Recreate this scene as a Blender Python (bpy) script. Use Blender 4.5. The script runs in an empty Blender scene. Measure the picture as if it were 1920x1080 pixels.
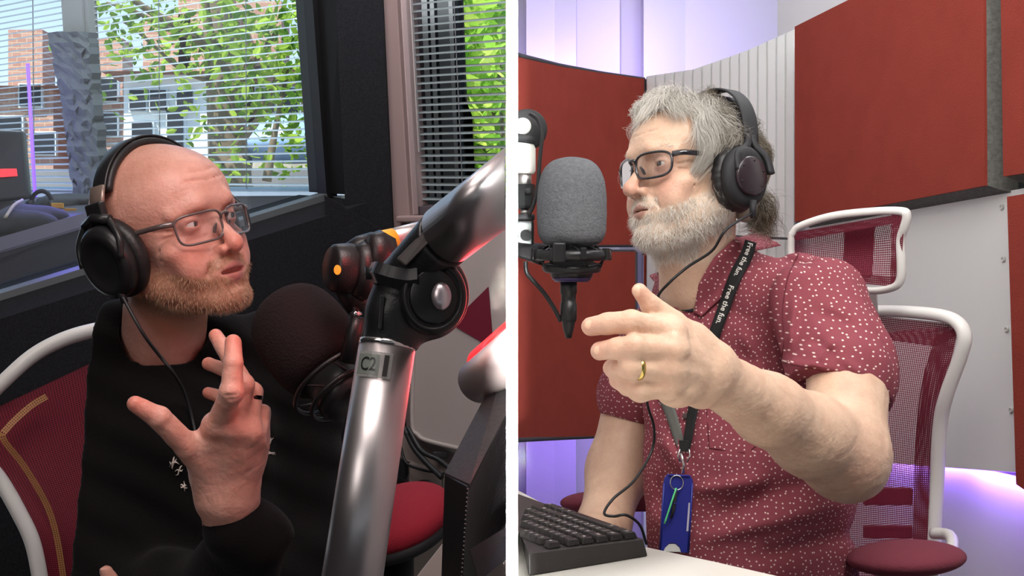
import bpy, math, random
import numpy as np
from mathutils import Vector, Matrix

C = bpy.context.scene.collection
random.seed(5); np.random.seed(5)
PI = math.pi
CZ = 1.15            # eye height of the camera
F = 2600.0           # focal length in pixels of a 1920 px wide frame
def P(px, py, Y):
    """world point seen at photo pixel px,py at distance Y"""
    return np.array([(px-960)/F*Y, Y, CZ-(py-540)/F*Y])

# ------------------------------------------------------------ camera, world, lights
sc = bpy.context.scene
cam = bpy.data.cameras.new('camera'); cam.sensor_width = 36; cam.lens = 36*F/1920
cam.clip_start = .02
co = bpy.data.objects.new('camera', cam); C.objects.link(co)
co.location = (0,0,CZ); co.rotation_euler = (PI/2,0,0)
sc.camera = co
sc.view_settings.view_transform = 'Standard'
sc.view_settings.look = 'None'
sc.view_settings.exposure = 0.0
sc.view_settings.gamma = 1
sc.view_settings.use_curve_mapping = False
sc.cycles.max_bounces = 6
sc.cycles.transparent_max_bounces = 24
sc.cycles.sample_clamp_indirect = 4

w = bpy.data.worlds.new('world'); sc.world = w; w.use_nodes = True
nt = w.node_tree; bg = nt.nodes['Background']
tc = nt.nodes.new('ShaderNodeTexCoord'); sx = nt.nodes.new('ShaderNodeSeparateXYZ')
rp = nt.nodes.new('ShaderNodeValToRGB')
nt.links.new(tc.outputs['Generated'], sx.inputs[0]); nt.links.new(sx.outputs['Z'], rp.inputs[0])
rp.color_ramp.elements[0].position = 0.0; rp.color_ramp.elements[0].color = (.85,.95,1,1)
rp.color_ramp.elements[1].position = .35; rp.color_ramp.elements[1].color = (.22,.48,.85,1)
nt.links.new(rp.outputs[0], bg.inputs[0]); bg.inputs[1].default_value = 1.5

def lamp(name, kind, loc, target, energy, color=(1,1,1), size=.5, size_y=None, **kw):
    l = bpy.data.lights.new(name, kind); l.energy = energy; l.color = color
    if kind == 'AREA':
        l.size = size
        if size_y: l.shape = 'RECTANGLE'; l.size_y = size_y
    for k, v in kw.items(): setattr(l, k, v)
    o = bpy.data.objects.new(name, l); C.objects.link(o)
    o.location = Vector(loc)
    d = Vector(target)-Vector(loc)
    o.rotation_euler = d.to_track_quat('-Z','Y').to_euler()
    return o
# daylight outside, travelling away from the camera so it stays off the room
lamp('sun', 'SUN', (0,0,0), (.5,.8,-1.35), 8.5, (1,.95,.86), angle=.01)
# left studio: dim warm panel overhead, red glow from the status tube
lamp('left_ceiling_light', 'AREA', (-.30,.70,2.4), (-.45,1.75,1.15), 17.0, (1,.90,.86), 1.0, .9)
lamp('left_side_light', 'AREA', (-.12,1.15,1.75), (-.42,1.75,1.2), 2.0, (1,.8,.76), .2, .2)
lamp('left_rear_fill', 'AREA', (-.40,2.35,2.5), (-.25,3.1,1.0), 6.0, (1,.90,.88), .5, .4)  # added fill, brightens the pale trim and board by the window
# right studio: large cool ceiling panels
lamp('right_ceiling_light', 'AREA', (.75,1.15,2.45), (.5,2.3,1.0), 21.5, (1,.97,.93), .9, .7)
lamp('right_rear_ceiling_light', 'AREA', (1.0,2.7,2.5), (1.0,3.3,1.0), 26, (.97,.98,1), .9, .8)
lamp('right_desk_light', 'AREA', (.25,1.05,1.9), (.45,2.1,1.1), 5, (1,.96,.9), .4, .4)
# added unseen strip of light that whitens the end of the dividing wall
lamp('partition_end_fill', 'AREA', (0,-.6,CZ), (0,1.0,CZ), .62, (1,1,1), .012, 1.2, spread=math.radians(1.5))
lamp('left_front_fill', 'AREA', (-1.1,-.2,1.7), (-.3,1.3,1.1), 6.0, (1,.92,.88), .7, .7)  # added fill left of the camera, brightens the big microphone arm

# ------------------------------------------------------------ materials
MATS = {}
def mat(name, col, rough=.6, metal=0, bump=0, bscale=200, var=0, vscale=6, spec=.4, sss=0, coat=0, emit=None, estr=0, alpha=1, sheen=0, col2=None, bstretch=None, aniso=0):
    m = bpy.data.materials.new(name); m.use_nodes = True
    n = m.node_tree.nodes; L = m.node_tree.links; b = n['Principled BSDF']
    b.inputs['Base Color'].default_value = (*col,1); b.inputs['Roughness'].default_value = rough
    b.inputs['Metallic'].default_value = metal; b.inputs['Specular IOR Level'].default_value = spec
    if sss: b.inputs['Subsurface Weight'].default_value = sss; b.inputs['Subsurface Radius'].default_value = (.012,.005,.003); b.inputs['Subsurface Scale'].default_value = 1
    if coat: b.inputs['Coat Weight'].default_value = coat; b.inputs['Coat Roughness'].default_value = .1
    if sheen: b.inputs['Sheen Weight'].default_value = sheen; b.inputs['Sheen Roughness'].default_value = .5
    if emit: b.inputs['Emission Color'].default_value = (*emit,1); b.inputs['Emission Strength'].default_value = estr
    if alpha < 1: b.inputs['Alpha'].default_value = alpha
    t = n.new('ShaderNodeTexCoord')
    if var or col2:
        no = n.new('ShaderNodeTexNoise'); no.inputs['Scale'].default_value = vscale; no.inputs['Detail'].default_value = 5
        L.new(t.outputs['Object'], no.inputs['Vector'])
        r = n.new('ShaderNodeValToRGB'); c2 = col2 or tuple(min(1,c*(1+var)) for c in col)
        c1 = col if col2 else tuple(c*(1-var) for c in col)
        r.color_ramp.elements[0].position = .35; r.color_ramp.elements[1].position = .65
        r.color_ramp.elements[0].color = (*c1,1); r.color_ramp.elements[1].color = (*c2,1)
        L.new(no.outputs[0], r.inputs[0]); L.new(r.outputs[0], b.inputs['Base Color'])
    if bump:
        no = n.new('ShaderNodeTexNoise'); no.inputs['Scale'].default_value = bscale; no.inputs['Detail'].default_value = 4
        if bstretch:
            mp = n.new('ShaderNodeMapping'); mp.inputs['Scale'].default_value = bstretch
            L.new(t.outputs['Object'], mp.inputs[0]); L.new(mp.outputs[0], no.inputs['Vector'])
        else: L.new(t.outputs['Object'], no.inputs['Vector'])
        bp = n.new('ShaderNodeBump'); bp.inputs['Strength'].default_value = bump; bp.inputs['Distance'].default_value = .002
        L.new(no.outputs[0], bp.inputs['Height']); L.new(bp.outputs[0], b.inputs['Normal'])
    MATS[name] = m
    return m
def S(r,g,b):   # sRGB 0-255 to linear
    f = lambda c: (c/255/12.92) if c/255 <= .04045 else ((c/255+.055)/1.055)**2.4
    return (f(r),f(g),f(b))

# ------------------------------------------------------------ mesh helpers
def mk(name, V, Fc, m, parent=None, smooth=False, **tags):
    me = bpy.data.meshes.new(name)
    V = np.asarray(V, float)
    if parent is not None: V = V-np.array(parent['_loc'])
    me.from_pydata(V.tolist(), [], [list(map(int,f)) for f in Fc] if not isinstance(Fc, np.ndarray) else Fc.tolist())
    me.update()
    if smooth: me.shade_smooth() if hasattr(me,'shade_smooth') else None
    if m: me.materials.append(m)
    o = bpy.data.objects.new(name, me); C.objects.link(o)
    o['_loc'] = [0,0,0] if parent is None else list(parent['_loc'])
    if parent is not None: o.parent = parent
    for k, v in tags.items(): o[k] = v
    return o
def thing(name, label, cat, loc=(0,0,0), group=None):
    o = bpy.data.objects.new(name, None); C.objects.link(o)
    o.location = [float(c) for c in loc]; o['_loc'] = [float(c) for c in loc]
    o.empty_display_size = .05
    o['label'] = label; o['category'] = cat
    if group: o['group'] = group
    return o
def tag(o, label, cat, group=None, kind=None):
    o['label'] = label; o['category'] = cat
    if group: o['group'] = group
    if kind: o['kind'] = kind
    return o
def struct(o): o['kind'] = 'structure'; return o

class MB:
    def __init__(s): s.V = []; s.F = []; s.n = 0
    def add(s, V, Fc):
        V = np.asarray(V, float)
        s.V.append(V); s.F += [[int(i)+s.n for i in f] for f in Fc]; s.n += len(V); return s
    def build(s, name, m, parent=None, smooth=False, bevel=0, **tags):
        o = mk(name, np.concatenate(s.V), s.F, m, parent, smooth, **tags)
        if bevel:
            b = o.modifiers.new('bevel','BEVEL'); b.width = bevel; b.segments = 3; b.limit_method = 'ANGLE'
            if smooth: pass
        return o
    # shapes
    def hexa(s, p):      # 8 points: bottom 4 ccw, top 4 ccw
        return s.add(p, [(3,2,1,0),(4,5,6,7),(0,1,5,4),(1,2,6,5),(2,3,7,6),(3,0,4,7)])
    def box(s, c, size, R=None):
        c = np.array(c,float); h = np.array(size,float)/2
        p = np.array([(-1,-1,-1),(1,-1,-1),(1,1,-1),(-1,1,-1),(-1,-1,1),(1,-1,1),(1,1,1),(-1,1,1)],float)*h
        if R is not None: p = p@np.array(R).T
        return s.hexa(p+c)
    def slab(s, quad, t):      # quad of 4 points, thickened by vector t
        q = np.array(quad,float); return s.hexa(np.concatenate([q, q+np.array(t)]))
    def prism(s, poly, t, holes=None):
        q = np.array(poly,float); n = len(q); t = np.array(t,float)
        Fc = [list(range(n))[::-1], list(range(n,2*n))]+[(i,(i+1)%n,n+(i+1)%n,n+i) for i in range(n)]
        return s.add(np.concatenate([q,q+t]), Fc)
    def tube(s, pts, r, n=12, cap=True, flat=1.0, ref=None):
        pts = np.array(pts,float); m = len(pts)
        r = np.broadcast_to(np.array(r,float), (m,))
        T = np.gradient(pts, axis=0); T /= np.linalg.norm(T,axis=1)[:,None]+1e-12
        a = np.array(ref if ref is not None else ((0,0,1) if abs(T[0][2])<.9 else (1,0,0)),float)
        N = np.zeros_like(T); cur = a
        for i in range(m):
            cur = cur-T[i]*np.dot(cur,T[i]); cur /= np.linalg.norm(cur)+1e-12; N[i] = cur
        B = np.cross(T,N)
        th = np.linspace(0,2*PI,n,endpoint=False)
        V = pts[:,None,:]+r[:,None,None]*(np.cos(th)[None,:,None]*N[:,None,:]*flat+np.sin(th)[None,:,None]*B[:,None,:])
        V = V.reshape(-1,3); Fc = []
        for i in range(m-1):
            for j in range(n):
                k = (j+1)%n; Fc.append((i*n+j,i*n+k,(i+1)*n+k,(i+1)*n+j))
        if cap: Fc.append(list(range(n))[::-1]); Fc.append([(m-1)*n+j for j in range(n)])
        return s.add(V,Fc)
    def lathe(s, prof, R, o, n=32, sx=1, sy=1):   # prof (r,z) list around local z ; R columns = local axes
        prof = np.array(prof,float); m = len(prof); R = np.array(R,float); o = np.array(o,float)
        th = np.linspace(0,2*PI,n,endpoint=False)
        V = np.stack([prof[:,0,None]*np.cos(th)*sx, prof[:,0,None]*np.sin(th)*sy, np.repeat(prof[:,1,None],n,1)],-1).reshape(-1,3)
        Fc = [(i*n+j,i*n+(j+1)%n,(i+1)*n+(j+1)%n,(i+1)*n+j) for i in range(m-1) for j in range(n)]
        Fc.append(list(range(n))[::-1]); Fc.append([(m-1)*n+j for j in range(n)])
        return s.add(V@R.T+o, Fc)
    def grid(s, G):     # G: (a,b,3)
        a,b = G.shape[:2]
        Fc = [(i*b+j,(i+1)*b+j,(i+1)*b+j+1,i*b+j+1) for i in range(a-1) for j in range(b-1)]
        return s.add(G.reshape(-1,3), Fc)
    def shell(s, G, t):   # thick grid: t vector or (a,b,3)
        a,b = G.shape[:2]; G2 = G+np.array(t)
        n = a*b; f = lambda i,j: i*b+j
        Fc = [(f(i,j),f(i,j+1),f(i+1,j+1),f(i+1,j)) for i in range(a-1) for j in range(b-1)]
        Fc += [(n+f(i,j),n+f(i+1,j),n+f(i+1,j+1),n+f(i,j+1)) for i in range(a-1) for j in range(b-1)]
        for i in range(a-1):
            Fc.append((f(i,0),f(i+1,0),n+f(i+1,0),n+f(i,0))); Fc.append((f(i+1,b-1),f(i,b-1),n+f(i,b-1),n+f(i+1,b-1)))
        for j in range(b-1):
            Fc.append((f(0,j+1),f(0,j),n+f(0,j),n+f(0,j+1))); Fc.append((f(a-1,j),f(a-1,j+1),n+f(a-1,j+1),n+f(a-1,j)))
        return s.add(np.concatenate([G.reshape(-1,3),G2.reshape(-1,3)]), Fc)
def frame(z, x=None):
    """rotation matrix with columns x,y,z whose z axis is the given direction"""
    z = np.array(z,float); z /= np.linalg.norm(z)
    x = np.array(x if x is not None else ((1,0,0) if abs(z[0])<.8 else (0,1,0)),float)
    x = x-z*np.dot(x,z); x /= np.linalg.norm(x)
    return np.stack([x,np.cross(z,x),z],1)
def smooth_path(pts, n=8):
    p = np.array(pts,float); p = np.concatenate([[2*p[0]-p[1]],p,[2*p[-1]-p[-2]]]); out = []
    for i in range(1,len(p)-2):
        for t in np.linspace(0,1,n,endpoint=False):
            a,b,c,d = p[i-1:i+3]
            out.append(.5*((2*b)+(-a+c)*t+(2*a-5*b+4*c-d)*t*t+(-a+3*b-3*c+d)*t**3))
    out.append(p[-2]); return np.array(out)
def text_mesh(s, size, extrude=0, bold=0):
    c = bpy.data.curves.new('lettering','FONT'); c.body = s; c.size = size; c.extrude = extrude; c.offset = bold; c.resolution_u = 3
    o = bpy.data.objects.new('lettering', c); C.objects.link(o)
    bpy.context.view_layer.update()
    me = bpy.data.meshes.new_from_object(o.evaluated_get(bpy.context.evaluated_depsgraph_get()))
    V = np.array([v.co[:] for v in me.vertices]); Fc = [list(p.vertices) for p in me.polygons]
    bpy.data.objects.remove(o); bpy.data.curves.remove(c); bpy.data.meshes.remove(me)
    return V, Fc

# ------------------------------------------------------------ sculpting by distance fields
def nrm(v): v = np.array(v,float); return v/np.linalg.norm(v)
def smin(a,b,k):
    h = np.clip(.5+.5*(b-a)/k,0,1); return b*(1-h)+a*h-k*h*(1-h)
def smax(a,b,k): return -smin(-a,-b,k)
def sph(p,c,r): return np.linalg.norm(p-np.array(c),axis=1)-r
def ell(p,c,r,R=None):
    q = p-np.array(c)
    if R is not None: q = q@np.array(R)
    r = np.array(r,float); a = np.linalg.norm(q/r,axis=1); b = np.linalg.norm(q/(r*r),axis=1)+1e-9
    return a*(a-1)/b
def cap(p,a,b,ra,rb=None):
    if rb is None: rb = ra
    a = np.array(a,float); b = np.array(b,float); ba = b-a; q = p-a
    t = np.clip(q@ba/(ba@ba),0,1)
    return np.linalg.norm(q-t[:,None]*ba,axis=1)-(ra+(rb-ra)*t)
def chain(p, pts, rs, k=.004):
    d = None
    for i in range(len(pts)-1):
        c = cap(p,pts[i],pts[i+1],rs[i],rs[i+1]); d = c if d is None else smin(d,c,k)
    return d
def wob(p, freq, seed, octs=5):
    r = np.random.RandomState(seed); o = 0
    for i in range(octs):
        k = r.randn(3); k *= freq*(.7+.6*r.rand())/np.linalg.norm(k)
        k2 = r.randn(3)*freq*.5
        o = o+np.sin(p@k+r.rand()*6+1.3*np.sin(p@k2+r.rand()*6))
    return o/octs
def polygonize(f, lo, hi, h):
    lo = np.array(lo,float); hi = np.array(hi,float); B = 8
    nb = np.ceil((hi-lo)/(h*B)).astype(int); n = nb*B
    bi = np.stack(np.meshgrid(*[np.arange(k) for k in nb],indexing='ij'),-1).reshape(-1,3)
    cen = lo+(bi+.5)*B*h
    d = f(cen); rad = B*h*.5*1.74*1.25+h*2
    g = np.empty(tuple(n),np.float32)
    g6 = g.reshape(nb[0],B,nb[1],B,nb[2],B)
    g6[...] = d.reshape(nb[0],1,nb[1],1,nb[2],1)
    act = np.where(np.abs(d)<rad*1.5)[0]
    off = np.stack(np.meshgrid(*[np.arange(B)]*3,indexing='ij'),-1).reshape(-1,3)
    for s0 in range(0,len(act),400):
        a = act[s0:s0+400]
        pts = lo+((bi[a][:,None,:]*B+off[None])*h)
        v = f(pts.reshape(-1,3)).reshape(len(a),B,B,B)
        for q,k in enumerate(a):
            x,y,z = bi[k]; g6[x,:,y,:,z,:] = v[q]
    g[0]=np.maximum(g[0],1e-4);g[-1]=np.maximum(g[-1],1e-4);g[:,0]=np.maximum(g[:,0],1e-4);g[:,-1]=np.maximum(g[:,-1],1e-4);g[:,:,0]=np.maximum(g[:,:,0],1e-4);g[:,:,-1]=np.maximum(g[:,:,-1],1e-4)
    s = g<0
    c = [s[i:n[0]-1+i or None, j:n[1]-1+j or None, k:n[2]-1+k or None] for i in (0,1) for j in (0,1) for k in (0,1)]
    cnt = sum(x.astype(np.uint8) for x in c); cell = (cnt>0)&(cnt<8)
    ids = -np.ones(cell.shape,np.int64); idx = np.argwhere(cell); ids[tuple(idx.T)] = np.arange(len(idx))
    acc = np.zeros((len(idx),3)); num = np.zeros(len(idx))
    cs = [(i,j,k) for i in (0,1) for j in (0,1) for k in (0,1)]
    for a in cs:
        for ax in range(3):
            if a[ax]: continue
            b = list(a); b[ax] = 1
            ga = g[tuple((idx+a).T)]; gb = g[tuple((idx+b).T)]
            m = (ga<0)!=(gb<0); t = np.where(m, ga/(ga-gb+1e-20), 0)
            pt = np.array(a,float)[None].repeat(len(idx),0); pt[:,ax] = t
            acc += pt*m[:,None]; num += m
    V = lo+(idx+acc/num[:,None])*h
    Fs = []
    for ax in range(3):
        u,v = (ax+1)%3,(ax+2)%3
        sl0 = [slice(1,-1)]*3; sl0[ax] = slice(0,-1); sl1 = list(sl0); sl1[ax] = slice(1,None)
        a = s[tuple(sl0)]; b = s[tuple(sl1)]
        for sign in (0,1):
            e = np.argwhere((a & ~b) if sign==0 else (~a & b))
            if not len(e): continue
            o = np.ones(3,int); o[ax] = 0; e = e+o
            def cid(du,dv):
                q = e.copy(); q[:,u] -= du; q[:,v] -= dv; return ids[tuple(q.T)]
            quad = [cid(1,1),cid(0,1),cid(0,0),cid(1,0)]
            if sign: quad = quad[::-1]
            Fs.append(np.stack(quad,1))
    Fs = np.concatenate(Fs); Fs = Fs[(Fs>=0).all(1)]
    return V, Fs
def vmask(o, name, vals):
    a = o.data.attributes.new(name,'FLOAT','POINT'); a.data.foreach_set('value', np.asarray(vals,np.float32))
def sstep(a,b,x):
    t = np.clip((x-a)/(b-a),0,1); return t*t*(3-2*t)
def strands(roots, dirs, length, r0, segs, seed, bend=None, curl=.15, kinkf=120):
    """many tapered hairs as one mesh; bend: function(points)->extra direction"""
    rs = np.random.RandomState(seed); n = len(roots)
    p = roots.copy(); d = dirs.copy(); L = np.broadcast_to(length,(n,)); path = [p.copy()]
    ph = rs.rand(n,3)*6.28
    for k in range(segs):
        st = (L/segs)[:,None]
        if bend is not None: d = d+bend(p,k/segs)
        d = d+curl*np.sin(p*kinkf+ph); d /= np.linalg.norm(d,axis=1)[:,None]+1e-9
        p = p+d*st; path.append(p.copy())
    path = np.stack(path,1)                    # n,segs+1,3
    T = path[:,-1]-path[:,0]; T /= np.linalg.norm(T,axis=1)[:,None]+1e-9
    A = np.cross(T, rs.randn(n,3)); A /= np.linalg.norm(A,axis=1)[:,None]+1e-9; Bv = np.cross(T,A)
    R = r0*np.linspace(1,.25,segs+1)
    th = [0,2.094,4.189]
    ring = np.stack([math.cos(t)*A+math.sin(t)*Bv for t in th],1)   # n,3,3
    V = path[:,:,None,:]+R[None,:,None,None]*ring[:,None,:,:]
    m = (segs+1)*3; base = (np.arange(n)*m)[:,None,None]
    q = np.array([[(k*3+j),(k*3+(j+1)%3),((k+1)*3+(j+1)%3),((k+1)*3+j)] for k in range(segs) for j in range(3)])
    return V.reshape(-1,3), (q[None]+base).reshape(-1,4), np.repeat(rs.rand(n),m)
# ============================================================ materials for people
def skin_mat(name, base, dark, lipc, beardc, redc, rough=.48):
    m = mat(name, base, rough=rough, sss=.12, bump=.5, bscale=210, spec=.45)
    n = m.node_tree.nodes; L = m.node_tree.links; b = n['Principled BSDF']
    t = n.new('ShaderNodeTexCoord'); no = n.new('ShaderNodeTexNoise'); no.inputs['Scale'].default_value = 38; no.inputs['Detail'].default_value = 6; no.inputs['Roughness'].default_value = .65
    L.new(t.outputs['Object'], no.inputs['Vector'])
    r = n.new('ShaderNodeValToRGB'); r.color_ramp.elements[0].position = .3; r.color_ramp.elements[1].position = .7
    r.color_ramp.elements[0].color = (*dark,1); r.color_ramp.elements[1].color = (*base,1)
    L.new(no.outputs[0], r.inputs[0]); cur = r.outputs[0]
    for an, c in (('red',redc),('beard',beardc),('lip',lipc),('nail',tuple(min(1,x*1.12) for x in base))):
        a = n.new('ShaderNodeAttribute'); a.attribute_name = an
        mx = n.new('ShaderNodeMix'); mx.data_type = 'RGBA'
        L.new(a.outputs['Fac'], mx.inputs[0]); L.new(cur, mx.inputs[6]); mx.inputs[7].default_value = (*c,1); cur = mx.outputs[2]
    L.new(cur, b.inputs['Base Color']); return m
def hair_mat(name, c1, c2, rough=.45):
    m = mat(name, c1, rough=rough, spec=.35)
    n = m.node_tree.nodes; L = m.node_tree.links; b = n['Principled BSDF']
    a = n.new('ShaderNodeAttribute'); a.attribute_name = 'tone'; r = n.new('ShaderNodeValToRGB')
    r.color_ramp.elements[0].color = (*c1,1); r.color_ramp.elements[1].color = (*c2,1)
    L.new(a.outputs['Fac'], r.inputs[0]); L.new(r.outputs[0], b.inputs['Base Color']); return m
skinL = skin_mat('skin_ruddy', S(220,166,150), S(200,144,126), S(170,104,96), S(166,120,94), S(205,118,100), .42)
skinR = skin_mat('skin_pale', S(222,188,162), S(206,168,144), S(170,120,112), S(214,192,172), S(212,142,126), .5)
M_eye = mat('eye_white', S(214,205,198), rough=.15, coat=1); M_iris = mat('iris', S(52,44,40), rough=.1, coat=1)
M_blk = mat('black_plastic', (.012,.012,.013), rough=.32)
M_blkm = mat('black_matte', (.016,.016,.018), rough=.65)
M_lea = mat('black_leatherette', (.014,.013,.014), rough=.42, bump=.5, bscale=120)
M_grey = mat('grey_headphone_metal', S(150,132,122), rough=.35, metal=.6)
M_cable = mat('black_cable', (.015,.015,.016), rough=.45)
def glass_mat(name, tint=(1,1,1), fac=.07, rough=.02):
    m = bpy.data.materials.new(name); m.use_nodes = True; n = m.node_tree.nodes; L = m.node_tree.links
    n.remove(n['Principled BSDF']); t = n.new('ShaderNodeBsdfTransparent'); t.inputs[0].default_value = (*tint,1)
    g = n.new('ShaderNodeBsdfGlossy'); g.inputs['Roughness'].default_value = rough
    x = n.new('ShaderNodeMixShader'); f = n.new('ShaderNodeFresnel'); f.inputs[0].default_value = 1.45
    ml = n.new('ShaderNodeMath'); ml.operation = 'MULTIPLY_ADD'; ml.inputs[1].default_value = 1.0; ml.inputs[2].default_value = fac
    L.new(f.outputs[0], ml.inputs[0]); L.new(ml.outputs[0], x.inputs[0]); L.new(t.outputs[0], x.inputs[1]); L.new(g.outputs[0], x.inputs[2])
    L.new(x.outputs[0], n['Material Output'].inputs[0]); return m
M_lens = glass_mat('spectacle_lens', (.95,.95,.96), .03)

# ============================================================ the head
def head_sdf(q, o):
    if 'crown' in o: q = q.copy(); q[:,2] = np.where(q[:,2]>.03,.03+(q[:,2]-.03)/o['crown'],q[:,2])
    """q: points in head space (x = the person's right, y = forward, z = up, origin between the ears at eye height)"""
    a = q.copy(); a[:,0] = np.abs(a[:,0]); jw = o.get('jaw',1); f = o.get('fat',0)
    d = ell(a,(0,-.014,.033),(.077,.098,.082))
    d = smin(d, ell(a,(0,.034,.034),(.064,.056,.058)), .02)
    d = smin(d, ell(a,(0,.030,-.03),(.060,.056,.07)), .02)
    d = smin(d, ell(a,(0,.026,-.075),(.054*jw,.054,.036)), .02)
    d = smin(d, cap(a,(.060*jw,-.008,-.058),(.020,.068,-.100),.014+f,.015), .018)
    d = smin(d, ell(a,(0,.078,-.101),(.022,.019,.017)), .016)
    d = smin(d, cap(a,(0,.081,.024),(.022,.084,.024),.009), .014)
    d = smin(d, cap(a,(.022,.084,.022),(.050,.064,.016),.009,.008), .010)
    d = smin(d, ell(a,(.048,.052,-.030),(.019,.02,.014)), .016)          # cheekbones
    d = smin(d, ell(a,(.036,.064,-.052),(.02+f,.016+f,.022+f)), .016)    # cheeks
    d = smax(d, -ell(a,(.033,.093,-.002),(.018,.016,.0125)), .012)        # sockets
    d = smin(d, ell(a,(0,.076,-.066),(.030,.022,.028)), .014)            # muzzle
    # nose
    nz = o.get('nose',1)
    n = cap(a,(0,.080,.008),(0,.103*nz,-.030),.0065,.0095)
    n = smin(n, sph(a,(0,.106*nz,-.036),.0108*nz), .006)
    n = smin(n, ell(a,(.0125,.094,-.040),(.0085,.011,.0075)), .005)
    n = smax(n, -ell(a,(.0070,.0985,-.0470),(.0044,.0070,.0056)), .002)
    d = smin(d, n, .007)
    # folds beside the nose and under the eyes
    d = smax(d, -cap(a,(.020,.094,-.040),(.032,.080,-.066),.0010,.0004), .009)
    d = smax(d, -cap(a,(.018,.083,-.018),(.042,.074,-.020),.0012), .004)
    # lids round the eyeballs
    e = np.array([.0325,.0695,0])
    lid = sph(a, e, .0142)
    lid = smax(lid, -ell(a,(.0325,.086,-.0006),(.0128,.014,o.get('slit',.0042))), .002)
    d = smin(d, lid, .004)
    d = smax(d, -cap(a,(.022,.086,.0088),(.043,.080,.0085),.0010), .003)
    # mouth
    up = cap(a,(0,.0950,-.0605),(.021,.086,-.0655),.0038,.0018)
    lo = cap(a,(0,.0935,-.0730-o.get('open',0)),(.018,.086,-.0690-o.get('open',0)*.5),.0046,.0022)
    d = smin(d, up, .004); d = smin(d, lo, .005)
    d = smax(d, -ell(a,(0,.096,-.0672-o.get('open',0)*.5),(.0225,.012,.0011+o.get('open',0)*.55)), .0025)
    d = smax(d, -cap(a,(0,.096,-.0845-o.get('open',0)),(.012,.092,-.0845-o.get('open',0)),.003), .006)
    # brow wrinkles and temples
    for zz in (.050,.062,.074):
        d = smax(d, -cap(a,(0,.0905-(zz-.05)*.25,zz),(.035,.081-(zz-.05)*.28,zz+.003),.0006), .004)
    for k in range(4):
        d = smax(d, -cap(a,(.052,.060,-.003-.006*k),(.066,.036,.002-.014*k),.0012), .003)
    # ears
    ear = ell(a,(.079,-.014,-.012),(.008,.018,.030)); d = smin(d, ear, .006)
    d = d+o.get('lump',.0006)*wob(q, 90, 3)
    return d
def head_masks(q, o):
    x = np.abs(q[:,0]); y = q[:,1]; z = q[:,2]; op = o.get('open',0)
    lipd = np.minimum(cap(np.stack([x,y,z],1),(0,.0985,-.0615),(.021,.088,-.0660),.0042,.0018), cap(np.stack([x,y,z],1),(0,.0965,-.0730-op),(.018,.088,-.0690-op*.5),.0055,.003))
    lip = 1-sstep(-.0002,.0018,lipd)
    n = .35*wob(q,180,9)
    beard = sstep(-.052,-.068,z+.0-.30*np.maximum(0,.07-y)*0+.006*n)       # lower face
    line = -.030-.40*np.clip(y-.0,0,.1)                                     # cheek line runs from ear down to mouth
    beard = sstep(0,.012,(line-z)+.004*n)*sstep(-.055,-.035,y)
    mous = sstep(.004,0,np.abs(z+.0540+.25*np.maximum(0,x-.012))-.0055)*sstep(.036,.028,x)*sstep(.068,.078,y)
    beard = np.maximum(beard, mous)
    gap = sstep(0,.005,.012-np.sqrt((x/1.25)**2+((z+.083+op)*1.2)**2))*sstep(.07,.08,y)
    beard = beard*(1-.35*gap)*(1-lip)*sstep(-.155,-.125,z)
    red = np.exp(-((x-.045)**2+(z+.035)**2)/.0006)*.6*sstep(.03,.06,y)+np.exp(-(x**2+(z+.036)**2)/.0003)*.7*sstep(.09,.1,y)
    red = np.clip(red+.4*np.exp(-((x-.033)**2+(z+.003)**2)/.0003),0,1)
    return beard, lip, red
def to_local(p,O,R): return (p-O)@R
def to_world(q,O,R): return np.asarray(q)@R.T+O

def eyes(parent, O, R, gaze=(0,1,0)):
    for s,nm in ((-1,'left'),(1,'right')):
        c = to_world([s*.0325,.0695,0],O,R); g = nrm(R@nrm(gaze))
        ph = np.linspace(0,PI,14); prof = [(max(1e-5,.0121*math.sin(t)),.0121*math.cos(t)) for t in ph]
        e = MB().lathe(prof, frame(g), c, 24).build('eyeball', M_eye, parent, True)
        t = np.linspace(0,.5,6); prof = [(max(1e-5,.01235*math.sin(k)),.01235*math.cos(k)) for k in t][::-1]
        MB().lathe([(prof[0][0],prof[0][1]-.001)]+prof, frame(g), c, 24).build('iris', M_iris, parent, True)

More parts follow.
